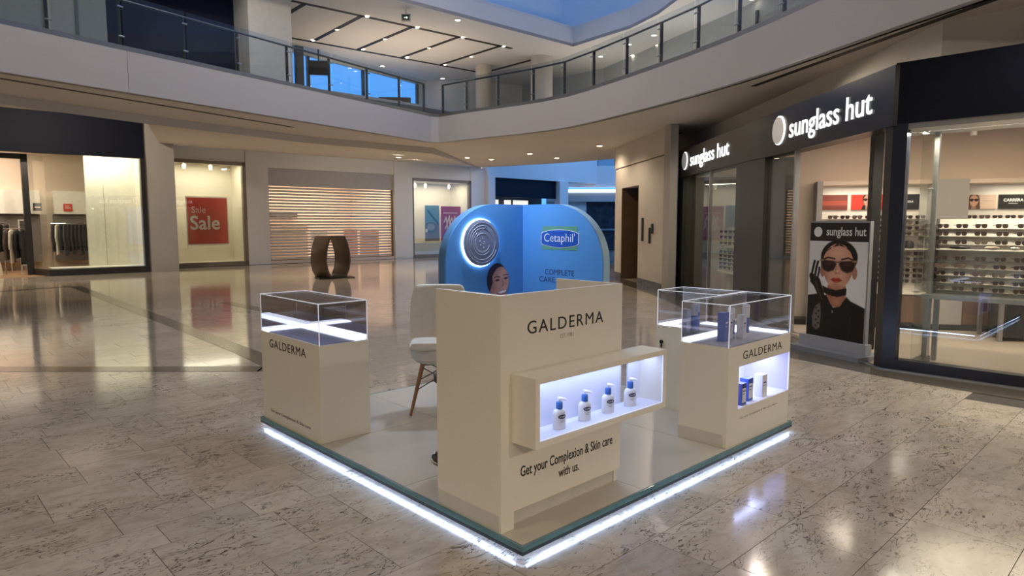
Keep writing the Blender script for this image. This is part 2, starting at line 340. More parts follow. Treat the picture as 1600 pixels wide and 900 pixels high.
def ribbon(P, d, z0, z1):
    """closed strip along a plan line, one mesh"""
    Q = offs(P, d); n = len(P); vs = [(*p, z0) for p in P]+[(*p, z1) for p in P]+[(*q, z0) for q in Q]+[(*q, z1) for q in Q]; fs = []
    for i in range(n-1): fs += [(i, i+1, n+i+1, n+i), (2*n+i+1, 2*n+i, 3*n+i, 3*n+i+1), (n+i, n+i+1, 3*n+i+1, 3*n+i), (i+1, i, 2*n+i, 2*n+i+1)]
    fs += [(0, n, 3*n, 2*n), (n-1, 3*n-1, 4*n-1, 2*n-1)]
    return MB().add(vs, fs)
seam = (1.17, 10.80)
ribbon([FL[0], FL[1], (seam[0]-.004, seam[1]-.001)], .15, ZB, 4.53).build('fascia_panel', FASC, slab)
ribbon([(seam[0]+.004, seam[1]+.001), FL[2]], .15, ZB, 4.53).build('fascia_panel', FASC, slab)
ribbon([FL[2]]+FRt, .15, ZB, 4.53).build('fascia_panel', FASC, slab, smooth=True)
ribbon(FL, .12, 4.53, ZT).build('edge_strip', STEEL, slab); ribbon([FL[2]]+FRt, .12, 4.53, ZT).build('edge_strip', STEEL, slab, smooth=True)
SP = [(-12, 9.15), (-.42, 12.53), (2.12, 13.27), (6.04, 14.06), (9.97, 13.97)]
FLi = offs(FL, .1); FRi = offs(FRt, .1)
def soff(name, poly, z0, z1, m): return MB().prism(poly, z0, z1).build(name, m, slab)
soff('soffit', FLi+[(9.97, 13.97), (6.04, 14.06), (2.12, 13.27), (-.42, 12.53), (-12, 9.15)], ZB, 4.5, TAN)
ceil_mid = [FLi[-1], (9.97, 13.97), (15.58, 18.31), (16.47, 14.69), (16.54, 12.25), (14.3, 10.2), (13.0, 8.2), (12.1, 6.2)]
soff('soffit', [FLi[-1]]+[(9.97, 13.97), (15.58, 18.31), (16.47, 14.69), (16.6, 12.25), (17.5, 9), (14, 5)]+FRi[5::-1], ZB, 4.5, TAN)
soff('soffit', FRi[5:]+[(8, -7), (8.2, -1), (14, 5)], ZB, 4.5, TAN)
# lower lip and the soffit that climbs to the shop fronts
lip = MB()
for a, b in zip(SP[:-1], SP[1:]): lip.quad((*a, ZS), (*b, ZS), (*b, ZB+.02), (*a, ZB+.02))
lip.quad((9.97, 13.97, ZS), (15.58, 18.31, ZB-.02), (15.58, 18.31, ZB+.02), (9.97, 13.97, ZB+.02)); lip.build('soffit_lip', WHITE, slab)
WT = [(5.4, 23.93, 4.42), (9.2, 23.80, 4.42), (15, 23.6, 4.42), (20.3, 23.4, 4.42)]
sl = MB(); A = [(2.12, 13.27, ZS), (6.04, 14.06, ZS), (9.97, 13.97, ZS), (15.58, 18.31, ZB-.02)]
for i in range(3): sl.quad(A[i], A[i+1], WT[i+1], WT[i])
sl.build('soffit_slope', TAN, slab)
hs = MB().quad((-12, 9.15, 5.0), (2.12, 13.27, 5.0), (5.4, 23.9, 5.0), (-12, 24, 5.0)); hs.quad((2.12, 13.27, ZS), (5.4, 23.93, 4.42), (5.4, 23.93, 5.0), (2.12, 13.27, 5.0)); hs.build('soffit_high', TAN, slab)
for a, b in [((-6, 9.1), (5.08, 12.72)), ((16.4, 12.07), (12.36, 7.07)), ((8.4, 3.23), (5.3, -1.8))]:
    ribbon([a, b], .09, ZB-.006, ZB+.02).build('slot_diffuser', SLOT, slab)
MB().prism([(-12, 14), (26, 14.5), (20, 21), (-12, 21)], 5.05, 5.12).build('upper_floor', GREYW, slab)

# glass balustrades
def rail(name, label, P, posts, zr):
    t = thing(name, label, 'railing', (posts[0][0], posts[0][1], ZT), 0, 'balcony balustrades')
    Q = offs(P, .06); n = len(posts)
    for i in range(n-1):
        a, b = Vector(posts[i]), Vector(posts[i+1]); d = (b-a).normalized(); a2, b2 = a+d*.02, b-d*.02; nn = Vector((-d.y, d.x))*.006
        MB().prism([tuple(a2-nn), tuple(b2-nn), tuple(b2+nn), tuple(a2+nn)], ZT, zr+.07).build('pane', G_RAIL, t)
    for i, p in enumerate(posts):
        a = Vector(posts[max(i-1, 0)]); b = Vector(posts[min(i+1, n-1)]); d = (b-a).normalized(); nn = Vector((-d.y, d.x)); c = Vector(p)+nn*.09
        mb = MB().prism([tuple(c-d*.012-nn*.03), tuple(c+d*.012-nn*.03), tuple(c+d*.012+nn*.03), tuple(c-d*.012+nn*.03)], ZT, zr)
        po = mb.build('post', DSTEEL, t)
        for zz in (ZT+.17, zr-.13):
            q = MB(); q.tube([(*(c-d*.05-nn*.06), zz), (*(c+d*.05-nn*.06), zz)], .014, 6); q.build('clamp', STEEL, po)
    H = offs(posts, .09); MB().tube([(x, y, zr) for x, y in H], .022, 8).build('handrail', DSTEEL, t, smooth=True)
ZR = 5.40
def along(P, x):
    for a, b in zip(P[:-1], P[1:]):
        if min(a[0], b[0]) <= x <= max(a[0], b[0]): f = (x-a[0])/(b[0]-a[0]+1e-9); return (x, a[1]+f*(b[1]-a[1]))
GL = offs(FL, .06)
rail('glass_balustrade', 'long straight glass balustrade over the left shop fronts', FL, [along(GL, x) for x in (-4.5, -2.4, -.9, .05, 1.13, 2.25, 3.35, 4.53, 5.68, 6.86, 8.0, 8.98)], ZR)
rail('glass_balustrade', 'curved glass balustrade above the sunglasses shop', FRt, [(9.36, 12.75), (9.47, 11.85), (9.62, 10.76), (9.78, 9.65), (9.82, 8.68), (9.55, 7.58), (9.2, 6.42), (8.85, 5.36), (8.5, 4.36), (8.06, 3.36), (7.6, 2.42), (7.05, 1.4), (6.4, .25), (5.6, -1.4)], ZR)

# ---------------------------------------------------------------- upper level
ZC = 7.6
ceil = struct('ceiling', label='pale upper floor ceiling with dark slots', cat='ceiling')
VN = [(-12, 13.9), (15.47, 13.29), (15.3, 12.0), (15.16, 10.7), (14.6, 9.3), (13.92, 8.21), (12.8, 5), (11.5, 2), (9.5, -3), (7, -8)]
MB().prism([VN[0], VN[1], (15.9, 20.3), (14.9, 21.55), (8.3, 20.15), (-12, 16)], ZC, ZC+.1).build('ceiling_panel', TAN, ceil)
MB().prism(VN[1:]+[(22, -8), (26, 19), (18.9, 19.1), (16.2, 20.0), (15.9, 20.3)], ZC, ZC+.1).build('ceiling_panel', TAN, ceil)
ribbon(VN, .12, ZC-.001, 8.2).build('bulkhead', TAN, ceil)
ribbon(offs(VN, .5), .15, 8.0, 14).build('skylight_well', mat('well_white', (.72, .79, .86), .7, var=.02, scale=.4), ceil)
ribbon(VN, .5, 8.19, 8.25).build('bulkhead_ledge', TAN, ceil)
def cslot(a, b, wd=.13): ribbon([a, b], wd, ZC-.012, ZC+.01).build('slot_diffuser', SLOT, ceil)
cslot((6.4, 15.36), (14.1, 14.83)); cslot((7.2, 18.85), (15.77, 18.32))
for a, b in [((8.54, 15.27), (8.77, 18.6)), ((10.22, 15.14), (10.4, 18.61)), ((11.95, 15.04), (12.13, 18.55)), ((13.66, 14.91), (13.83, 18.41)), ((15.77, 18.32), (15.68, 15.54)), ((6.84, 15.4), (7.0, 18.7))]: cslot(a, b)
NDL = [0]
def downlight(x, y, z, label, group, r=.07, power=0, angle=100):
    t = thing('ceiling_downlight', label, 'downlight', (x, y, z), 0, group)
    MB().lathe(0, 0, [(r, -.012), (r*1.25, -.012), (r*1.3, .0)], 16, cap=False).build('rim', mat('rim_white', (.8, .78, .74), .4), t, world=False)
    MB().cyl(0, 0, -.008, -.004, r, 16).build('lens', DOWN, t, world=False)
    if power: spot('downlight_beam', (x, y, z-.03), power, WARM, angle, .7, (x, y, 0), r)
    return t
for i_, (x, y) in enumerate([(8.61, 16.96), (10.27, 16.85), (11.97, 16.75), (13.8, 16.69), (8.65, 18.6), (10.45, 18.5), (12.2, 18.4), (13.85, 18.3), (8.6, 15.2), (10.3, 15.1), (12.0, 14.98), (13.7, 14.88)]): downlight(x, y, ZC-.012, 'small upstairs slot downlight, %s from the left in the %s row' % (['first', 'second', 'third', 'fourth'][i_ % 4], ['middle', 'far', 'near'][i_//4]), 'downlights in the upper ceiling slots', .055)
for x, y, w_ in [(10.74, 13.67, 'beside the exit sign'), (12.29, 20.16, 'above the blue window'), (15.29, 20.3, 'in the far corner')]: downlight(x, y, ZC, 'round downlight in the plain upper ceiling '+w_, 'downlights in the plain upper ceiling', .08)
for i_, (x, y) in enumerate([(17.2, 13.5), (17.9, 12.6), (16.6, 11.8), (17.4, 11.2), (16.3, 10.6), (15.3, 6.8)]): downlight(x, y, ZC, 'downlight seen through the curved balustrade glass, %s from the left' % ['first', 'second', 'third', 'fourth', 'fifth', 'sixth'][i_], 'downlights behind the curved balustrade', .08)
area('upper_ceiling_fill', (11, 17.2, 5.3), 5, 85, (1, .82, .6), (math.pi, 0, 0)); area('upper_ceiling_fill', (15.2, 8.8, 4.9), 2.5, 40, (1, .9, .76), (math.pi, 0, 0)); area('upper_ceiling_fill', (17.0, 13, 4.9), 3, 40, (1, .9, .76), (math.pi, 0, 0)); spot('upper_hall_beam', (3.4, 12.9, 7.5), 90, NEUT, 120, .6, (5.4, 14.2, 4), .05)  # upward area lights added to brighten the ceiling like floor bounce, no real cove
ex = thing('exit_sign', 'small dark exit sign hanging from the upper ceiling', 'exit sign', (9.09, 13.95, 7.38))
B(-.13, .13, -.03, .03, -.1, .1).xf(Matrix.Rotation(R(-40), 4, 'Z')).build('housing', mat('sign_grey', (.5, .5, .48), .5), ex, world=False)
B(-.10, .10, -.036, -.03, -.07, .07).xf(Matrix.Rotation(R(-40), 4, 'Z')).build('legend', mat('sign_green_dark', (.01, .05, .05), .4), ex, world=False)
MB().tube([(0, 0, .1), (0, 0, .24)], .012, 6).build('stem', STEEL, ex, world=False)
ar = MB(); ar.extr([(-.055, -.014), (.01, -.014), (.01, -.04), (.06, 0), (.01, .04), (.01, .014), (-.055, .014)], 'y', -.039, -.036); ar.xf(Matrix.Rotation(R(-40), 4, 'Z')).build('arrow', mat('sign_arrow', (.8, .9, .85), .4, emit=(.7, .9, .8), es=.8), ex, world=False)
# columns and walls upstairs
S(B(4.86, 5.98, 14.6, 15.7, 4.61, ZC).build('column_upper', mat('column_white', (.56, .55, .53), .6)), 'square pale column upstairs beside the navy shop', 'column')
S(MB().cyl(15.75, 15.05, 4.6, ZC, .40, 28).build('column_round', BEIGE, smooth=True), 'round beige column near the balustrade corner upstairs', 'column')
S(MB().cyl(15.0, 17.4, 4.6, ZC, .30, 28).build('column_round', BEIGE, smooth=True), 'smaller round beige column upstairs farther back', 'column')
up = struct('wall_upper', label='upper floor walls and shop fronts', cat='wall')
B(1.98, 5.25, 15.5, 15.8, 4.5, 7.6).build('navy_front', mat('navy_upper', (.004, .008, .034), .55, spec=.2), up)
B(-8, 1.98, 15.5, 15.8, 4.5, 7.6).build('pale_wall', mat('pale_blue_wall', (.46, .52, .54), .6), up)
dr = B(.86, 1.36, 15.46, 15.5, 4.6, 6.55).build('door_upper', mat('pale_door', (.52, .56, .57), .5), up)
for a in (.80, 1.36): B(a, a+.06, 15.44, 15.5, 4.6, 6.6).build('door_frame', mat('door_frame_grey', (.2, .23, .25), .5), up)
B(.86, 1.36, 15.44, 15.5, 6.55, 6.62).build('door_frame', MATS['door_frame_grey'], up)
RB0, RB1 = Vector((8.3, 20.07)), Vector((14.9, 21.46)); rd = (RB1-RB0).normalized()
def rbx(a, b, d, z0, z1, nm, m): p_, q_ = RB0+rd*a, RB0+rd*b; return ribbon([tuple(p_), tuple(q_)], d, z0, z1).build(nm, m, up)
rbx(-6, .0, .2, 5, 7.6, 'rear_wall', WHITE); rbx(0, 6.75, .14, 7.5, 7.6, 'window_head', WHITE)
for a in (0, 1.0, 3.6, 6.65): rbx(a, a+.10, .1, 5, 7.5, 'window_mullion', DSTEEL)
rbx(.1, 6.65, .012, 5, 7.5, 'window_pane', G_SHOP)
ribbon([(14.9, 21.46), (16.2, 19.9), (18.9, 19.0)], .2, 5, 7.6).build('rear_wall', WHITE, up)
sc = thing('hanging_screen', 'small black screen hanging upstairs before the blue window', 'screen', (9.35, 19.6, 7.0))
B(-.33, .33, -.05, .05, -.26, .22).xf(Matrix.Rotation(R(-35), 4, 'Z')).build('panel', BLACKP, sc, world=False); MB().tube([(0, 0, .22), (0, 0, .6)], .03, 6).build('pole', DSTEEL, sc, world=False)
S(B(8.55, 8.8, 19.6, 19.8, 5, ZC).build('column_slim', DSTEEL), 'slim dark column beside the hanging screen upstairs', 'column')
S(MB().prism([(11.3, 18.9), (12.2, 18.2), (12.3, 18.4), (11.4, 19.1)], 5, 6.15).build('wall_parapet', DARK), 'dark parapet of the upper stairwell before the blue window', 'parapet')
# shops behind the curved balustrade
WR = [(18.9, 19.2), (18.9, 14.5), (16.0, 7.3), (15.0, 5.4), (13.2, 2.2), (11.5, -1.5), (10, -5)]
S(ribbon(WR, -.2, 4.5, ZC).build('wall_upper_right', mat('upper_right_wall', (.5, .5, .47), .6)), 'pale walls behind the curved balustrade', 'wall')
pw = struct('window_1', label='lit white shop windows behind the curved balustrade', cat='window')
for k_, (a, b, lit) in enumerate([((15.6, 6.65), (15.1, 5.65), False), ((14.6, 4.75), (14.2, 4.05), True), ((13.9, 3.5), (13.5, 2.8), True), ((13.1, 2.1), (12.7, 1.3), False)]):
    d = (Vector(b)-Vector(a)).normalized(); nn = Vector((d.y, -d.x))*.1; a = Vector(a)+nn*1.2; b = Vector(b)+nn*1.2
    MB().prism([tuple(a), tuple(b), tuple(b+nn*.5), tuple(a+nn*.5)], 4.6, 7.1).build('lit_panel' if lit else 'dark_panel', mat('lit_shop_panel', (.8, .82, .78), .5, emit=(.9, .95, .88), es=.45) if lit else GREYW, pw)
    MB().prism([tuple(a), tuple(a+d*.08), tuple(a+d*.08+nn), tuple(a+nn)], 4.6, 7.3).build('mullion', DSTEEL, pw)
es = thing('stair_balustrade', 'white sloping stair balustrade seen through the curved glass', 'stairs', (13.6, 6.2, 4.7))
MB().extr([(0, 0), (2.6, 0), (2.6, 1.7), (2.3, 1.7), (0, .35)], 'y', -.05, .05).xf(Matrix.Rotation(R(-52), 4, 'Z')).build('side_panel', mat('stair_white', (.7, .7, .66), .5), es, world=False)
MB().tube([(0, 0, .45), (2.4, 0, 1.8), (2.6, 0, 1.8)], .035, 8).xf(Matrix.Rotation(R(-52), 4, 'Z')).build('handrail', DSTEEL, es, world=False)
# downlights in the soffit, then added fill spots
for x, y, z, w_ in [(7.6, 16.04, 3.86, 'left'), (10.64, 16.73, 3.83, 'right')]: downlight(x, y, z-.02, '%s one of two round downlights in the soffit before the shuttered shop' % w_, 'downlights in the sloping soffit', .08, 330, 150)
for i_, (x, y) in enumerate([(12.56, 15.47), (13.6, 15.4), (13.21, 13.12), (14.9, 13.5), (13.17, 10.23)]): downlight(x, y, ZB-.001, 'round soffit downlight above the blue kiosk panel, %s from the left' % ['first', 'second', 'third', 'fourth', 'fifth'][i_], 'downlights in the middle soffit', .08, 110, 150)
for x, y, z, p in [(-6, 17.5, 4.9, 420), (1.6, 18.4, 4.9, 520), (5.2, 18.6, 4.2, 240), (9.0, 19.0, 4.1, 150), (13.5, 19.5, 4.1, 190), (17.5, 20, 4.1, 170)]: spot('shop_wall_fill', (x, y, z), p, (1, .86, .68), 125, .6, (x, 24.3, 1.3), .1)  # extra spots without fixtures, added to brighten the left shop wall

# ---------------------------------------------------------------- right hand wall with the dark doorway
W0 = (11.3, 6.7, 0); wth = .921
wr = struct('wall_right', W0, wth, 'beige stone wall beside the sunglasses shop', 'wall')
def wl(*a, **k): return B(*a, **k)
wl(0, 2.2, -.25, 0, 0, 3.2).build('wall_panel', BEIGE, wr, world=False); wl(3.82, 4.55, -.25, 0, 0, 3.2).build('wall_panel', BEIGE, wr, world=False); wl(2.2, 3.82, -.25, 0, 2.62, 3.2).build('wall_panel', BEIGE, wr, world=False)
wl(0, 4.55, -.25, .03, 3.22, 3.84).build('wall_band', BEIGE, wr, world=False); wl(4.35, 4.55, -8, -.25, 0, 3.84).build('wall_return', BEIGE, wr, world=False)
wl(0, 2.2, 0, .015, 0, .16).build('baseboard', GRAN, wr, world=False); wl(3.82, 4.55, 0, .015, 0, .16).build('baseboard', GRAN, wr, world=False)
wl(-.42, 0, -.10, .08, 0, 3.84).build('corner_pillar', GREYW, wr, world=False)
d1 = struct('door_1', W0, wth, 'tall dark brown doorway in the beige wall', 'door')
wl(2.2, 3.82, -.9, -.85, 0, 2.62).build('door_leaf', mat('door_brown', (.10, .06, .03), .5, var=.15, scale=2), d1, world=False); wl(2.18, 2.24, -.85, .0, 0, 2.62).build('door_jamb', MATS['door_brown'], d1, world=False); wl(3.78, 3.84, -.85, 0, 0, 2.62).build('door_jamb', MATS['door_brown'], d1, world=False)
for k_, (x, z0, z1) in enumerate([(1.75, 1.15, 1.75), (1.15, 1.1, 1.5), (.95, 1.35, 1.6)]):
    tag(MB().box(x-.035, x+.035, 0, .05, z0, z1).xf(Matrix.Translation(W0) @ Matrix.Rotation(wth, 4, 'Z')).build('wall_bracket', DSTEEL, bevel=.01), ['tall slim dark bracket beside the brown doorway', 'middle dark bracket on the beige wall', 'smallest dark bracket nearest the shop pillar'][k_], 'wall fitting', 'dark fittings on the beige wall')
spot('right_fill_beam', (8.95, 5.2, 3.78), 90, WARM, 160, .4, (8.95, 5.2, 0), .1); spot('right_fill_beam', (7.3, 2.3, 3.78), 40, WARM, 160, .4, (6.9, 1.3, 0), .1); spot('right_fill_beam', (5.2, -1.7, 3.8), 90, WARM, 155, .4, (5.2, -1.7, 0), .1); spot('corridor_beam', (11.6, 9.2, 3.78), 85, WARM, 150, .5, (11.6, 9.2, 0), .08)  # right-hand spots under the slab are added fill for soffit, wall band and floor

# ---------------------------------------------------------------- second hall beyond
fh = struct('wall_back', label='blue lit hall beyond the bridge', cat='wall')
B(20.3, 20.75, 23.1, 23.5, 0, 3.95).build('pillar', WHITE, fh); B(25.5, 26.2, 23.0, 23.4, 0, 3.95).build('pillar', WHITE, fh)
B(20.3, 34, 23.15, 23.5, 3.95, 6.5).build('upper_fascia', WHITE, fh)
B(20.75, 25.5, 23.3, 23.5, 2.98, 3.95).build('navy_fascia', NAVY, fh)
B(20.75, 25.5, 24.4, 24.5, 0, 3.3).build('shop_interior', BLACKP, fh)
for x0, x1 in [(20.9, 21.7), (22.15, 22.6), (22.8, 23.9)]: B(x0, x1, 23.9, 23.95, 1.9, 2.86).build('lit_window', mat('lit_box', (.8, .75, .6), .5, emit=(1, .93, .75), es=.9), fh)
FM = Matrix.Translation((29.5, 22.3, 0)) @ Matrix.Rotation(-.76, 4, 'Z')
def fb(x0, x1, y0, y1, z0, z1, nm, m): return B(x0, x1, y0, y1, z0, z1).xf(FM).build(nm, m, fh)
fb(-4, 4, .2, .5, 3.75, 5.0, 'balcony_fascia', WHITE); fb(-4, 4, .1, .3, 3.45, 3.62, 'light_band', mat('cove_light', (1, 1, 1), .5, emit=(.86, .94, 1), es=2.4)); fb(-4, 4, .2, .6, 2.9, 3.42, 'head', GREYW)
fb(-1.6, 3.4, .5, .6, 0, 2.9, 'dark_front', mat('dark_shop', (.03, .035, .045), .25, var=.4, scale=3)); fb(-4, -1.6, .5, .6, 0, 2.9, 'pale_front', WHITE); fb(-1.0, 1.2, .40, .46, 1.2, 1.3, 'counter_line', STEEL); fb(1.0, 1.3, .2, .5, 0, 2.2, 'white_post', mat('post_white', (.75, .8, .85), .5))
fb(-4, 4, 2.0, 2.2, 5.0, 7.5, 'dark_upper', DARK); fb(-4, 4, .25, .27, 5.0, 5.9, 'glass', G_RAIL)
for x in (-2.0, -1, 0, 1): fb(x, x+.04, .22, .28, 5.0, 5.9, 'rail_post', DSTEEL)
for x, z in [(-1.6, 5.6), (-.2, 5.25), (.6, 5.3)]: fb(x, x+.07, 1.9, 1.98, z, z+.08, 'lamp', DOWN)
area('far_hall_sky', (26, 18.5, 7.2), 5, 130, (.50, .68, 1))

# ---------------------------------------------------------------- walls behind the camera close the hall
for x, y in [(-4, 16), (0, 17.5), (4, 17.5), (8.5, 18.2), (13, 18.6)]: spot('floor_bounce_fill', (x, y, 4.0 if x > 3 else 4.8), 330, WARM, 108, .7, (x, y, 0), .2)  # added downward spots, their bounce off the floor brightens the left soffit
rf = struct('ceiling_roof', label='high roof around the skylight', cat='roof')
for a in [(-12.2, 5, -9.2, 15), (14.6, 17, -9.2, 15), (5, 14.6, -9.2, 2.5), (5, 14.6, 13.4, 15)]: B(*a, 14, 14.3).build('roof_panel', TAN, rf)
rw = struct('wall_rear', label='plain walls closing the hall behind the viewer', cat='wall')
ribbon([(19.2, 13), (15.2, 4), (14.6, -9)], -.2, 0, 7.6).build('wall_panel', BEIGE, rw); B(-12.2, -12, -9, 24, 0, 14).build('wall_panel', BEIGE, rw); B(-12, 9, -9.2, -9, 0, 14).build('wall_panel', BEIGE, rw); B(-12.2, -12, 24, 46, 0, 8).build('wall_panel', BEIGE, rw)
B(-12, 0, -9.0, -8.9, 0, 3.4).build('dark_shopfront', DARK, rw)
MB().prism([(-12, -9), (6, -9), (3.5, -6.2), (-6.5, -5.2), (-8.5, -2), (-9.5, 4), (-12, 6)], 3.84, 4.6).build('unseen_rear_slab', WHITE, rw)  # unseen slab added to carry the rear fill spots
for x, y, p in [(-8.6, -5.5, 420), (-3.5, -6.6, 560), (.8, -7.0, 430), (-9.8, .5, 420)]: spot('rear_fill_beam', (x, y, 3.8), p, WARM, 160, .4, (x, y, 0), .1)  # fill spots added behind the camera to brighten the counter fronts
# ---------------------------------------------------------------- left hand shops
LW = (0, 24.12, 0); LT = -.0347
LM = Matrix.Translation(LW) @ Matrix.Rotation(LT, 4, 'Z')
def Lp(x, y, z): return tuple(LM @ Vector((x, y, z)))
LR = (math.cos(LT), math.sin(LT), 0)
wl_ = struct('wall_left', LW, LT, 'plain pale wall around the left hand shop windows', 'wall')
def lb(x0, x1, y0, y1, z0, z1, nm, m, par=None): return B(x0, x1, y0, y1, z0, z1).build(nm, m, par or wl_, world=False)
lb(4.5, 5.42, -1.55, .3, 0, 4.95, 'pillar', GREYW); lb(8.36, 9.23, -.05, .3, 0, 4.42, 'pillar', WHITE); lb(15.0, 15.97, -.05, .3, 0, 4.42, 'pillar', WHITE); lb(19.4, 20.3, -.05, .3, 0, 4.42, 'pillar', WHITE)
lb(5.42, 8.36, 0, .3, 3.98, 4.42, 'header', WHITE); lb(9.23, 15.0, 0, .3, 3.82, 4.42, 'header', WHITE); lb(15.97, 19.4, 0, .3, 3.72, 4.42, 'header', WHITE); lb(5.42, 5.66, 0, .3, 0, 4.0, 'pillar', WHITE)
lb(9.23, 15.0, .08, .3, 3.12, 3.82, 'shutter_box', mat('shutter_box', (.47, .455, .45), .6))
lb(20.1, 20.3, .3, 8, 0, 5, 'return_wall', WHITE); lb(5.2, 5.4, .3, 8, 0, 4.4, 'return_wall', CREAM)
def room(nm, label, x0, x1, y1, h, m, power, col=NEUT):
    r = struct(nm, LW, LT, label, 'shop interior')
    lb(x0, x1, y1, y1+.1, 0, h, 'rear_wall', m, r); lb(x0-.1, x0, .3, y1, 0, h, 'side_wall', m, r); lb(x1, x1+.1, .3, y1, 0, h, 'side_wall', m, r)
    lb(x0, x1, .3, y1, h, h+.1, 'ceiling_panel', m, r); lb(x0, x1, .0, y1, 0, .12, 'plinth', m, r)
    area('shop_light', Lp((x0+x1)/2, .22+(min(y1, 2)-.3)*.35, h-.05), (x1-x0)*.8, power*2.2, col, (0, 0, LT), (min(y1, 2)-.3)*.5)
    if y1 > 3: area('shop_light', Lp((x0+x1)/2, 2.6, h-.05), (x1-x0)*.8, power*1.6, col, (0, 0, LT), 1.6)
    return r
def window(nm, label, x0, x1, z1, fw=.13):
    t = struct(nm, LW, LT, label, 'window')
    for a, b, c, d in [(x0, x0+fw*.55, 0, z1), (x1-fw, x1, 0, z1), (x0, x1, z1-fw, z1), (x0, x1, 0, .16)]: lb(a, b, -.06, .12, c, d, 'frame_bar', BRON, t)
    lb(x0+fw*.55, x1-fw, .0, .012, .16, z1-fw, 'pane', G_SHOP, t); return t
room('shop_room', 'cream shop window room behind the red sale poster', 5.66, 8.4, 1.7, 3.95, CREAM, 27, (1, .90, .70))
window('window_2', 'bronze framed shop window with the red sale poster', 5.66, 8.36, 3.96)
room('shop_room', 'warm shop behind the roller shutter', 9.25, 15.0, 4.0, 3.6, PEACH, 72, (1, .82, .64))
room('shop_room', 'cream shop window room with teal and red posters', 16.0, 19.4, 1.6, 3.6, CREAM, 27, (1, .92, .74))
window('window_3', 'bronze framed shop window with teal and red posters', 15.97, 19.42, 3.72)
def shopspot(x, y, z, label, group):
    t = thing('spotlight', label, 'spotlight', Lp(x, y, z), LT, group)
    MB().cyl(0, 0, 0, .10, .02, 8).build('stem', STEEL, t, world=False); MB().lathe(0, 0, [(.05, -.16), (.07, -.14), (.07, 0), (.03, .01)], 14).build('housing', mat('spot_white', (.6, .58, .54), .5), t, world=False, smooth=True); MB().cyl(0, 0, -.165, -.155, .045, 12).build('lens', DOWN, t, world=False)
for x, w_ in ((6.35, 'left'), (7.3, 'right')): shopspot(x, .7, 3.84, w_+' ceiling spotlight over the red sale poster', 'spotlights in the sale window')
for x, w_ in ((16.6, 'leftmost'), (17.2, 'middle'), (18.6, 'rightmost')): shopspot(x, .7, 3.5, w_+' ceiling spotlight in the teal poster window', 'spotlights in the teal poster window')
sp = thing('sale_poster', 'red square sale poster with white lettering hanging in the window', 'poster', Lp(7.145, .78, .79), LT)
B(-.77, .77, 0, .02, 0, 1.86).build('border', PINKW, sp, world=False); B(-.73, .73, -.008, 0, .05, 1.81).build('sheet', RED, sp, world=False)
def ltext(nm, s, size, m, par, x, y, z, **k): return text(nm, s, size, m, par, Lp(x, y, z), LR, (0, 0, 1), **k)
ltext('lettering', 'Sale', .34, PINKW, sp, 6.82, .768, 2.13, off=-.003)
ltext('lettering', 'Sale', .74, PINKW, sp, 7.04, .768, 1.62, off=.012, xs=.95)
for dx, dz in [(.73, .06), (.73, -.12), (.86, -.12), (.96, -.2)]: lb(6.95+dx*.9, 7.0+dx*.9, .762, .77, 1.60+dz, 1.66+dz, 'dot', PINKW, sp)
lb(6.7, 7.6, .764, .77, 1.17, 1.18, 'rule', PINKW, sp); lb(7.67, 7.82, .764, .77, .92, .95, 'rule', PINKW, sp)
# roller shutter
sh = thing('roller_shutter', 'closed roller shutter of pale horizontal slats with lit gaps', 'shutter', Lp(9.23, .16, 0), LT)
SL = mat('shutter_slat', (.66, .60, .54), .45, .2)
o0 = MB().extr([(0, 0), (-.014, .02), (-.018, .045), (-.014, .068), (0, .088), (.008, .088), (.008, 0)], 'x', .03, 5.74).build('slat', SL, sh, world=False); o0.location.z = .17
for i in range(1, 24):
    o = o0.copy(); C.objects.link(o); o.parent = sh; o.location.z = .17 + i*.123
B(0, 5.77, -.03, .03, .0, .16).build('bottom_bar', BRON, sh, world=False)
for a in (-.0, 5.70): B(a, a+.07, -.04, .04, 0, 3.12).build('guide_rail', BRON, sh, world=False)
# goods inside the shuttered shop
DISP = [('promotional_board', 'pale printed panel leaning behind the left of the shutter', 9.5, 11.2, 1.55, (.75, .60, .44)), ('promotional_board', 'white stacked counter behind the shutter beside the pale panel', 11.35, 12.1, 1.3, (.72, .72, .70)), ('promotional_board', 'small orange display panel behind the shutter', 12.9, 13.55, 1.35, (.62, .22, .10)), ('promotional_board', 'wide peach display panel behind the right of the shutter', 13.7, 14.65, 1.3, (.70, .36, .22))]
for nm, lab, x0, x1, z1, c in DISP:
    t = thing(nm, lab, 'display', Lp(x0, .8, .12), LT); mm = mat('panel_'+str(x0), c, .6, var=.15, scale=5); B(0, x1-x0, 0, .08, 0, z1-.1).build('board', mm, t, world=False); B(.1, x1-x0-.1, -.02, 0, z1-.45, z1-.42).build('rule', DARK, t, world=False); B(.15, x1-x0-.3, -.02, 0, z1-.6, z1-.575).build('rule', DARK, t, world=False); B(-.05, x1-x0+.05, -.1, .2, 0, .06).build('foot', CREAM, t, world=False)
lb(9.3, 12.0, 3.6, 3.9, 1.9, 2.1, 'dark_shelf', DARK)
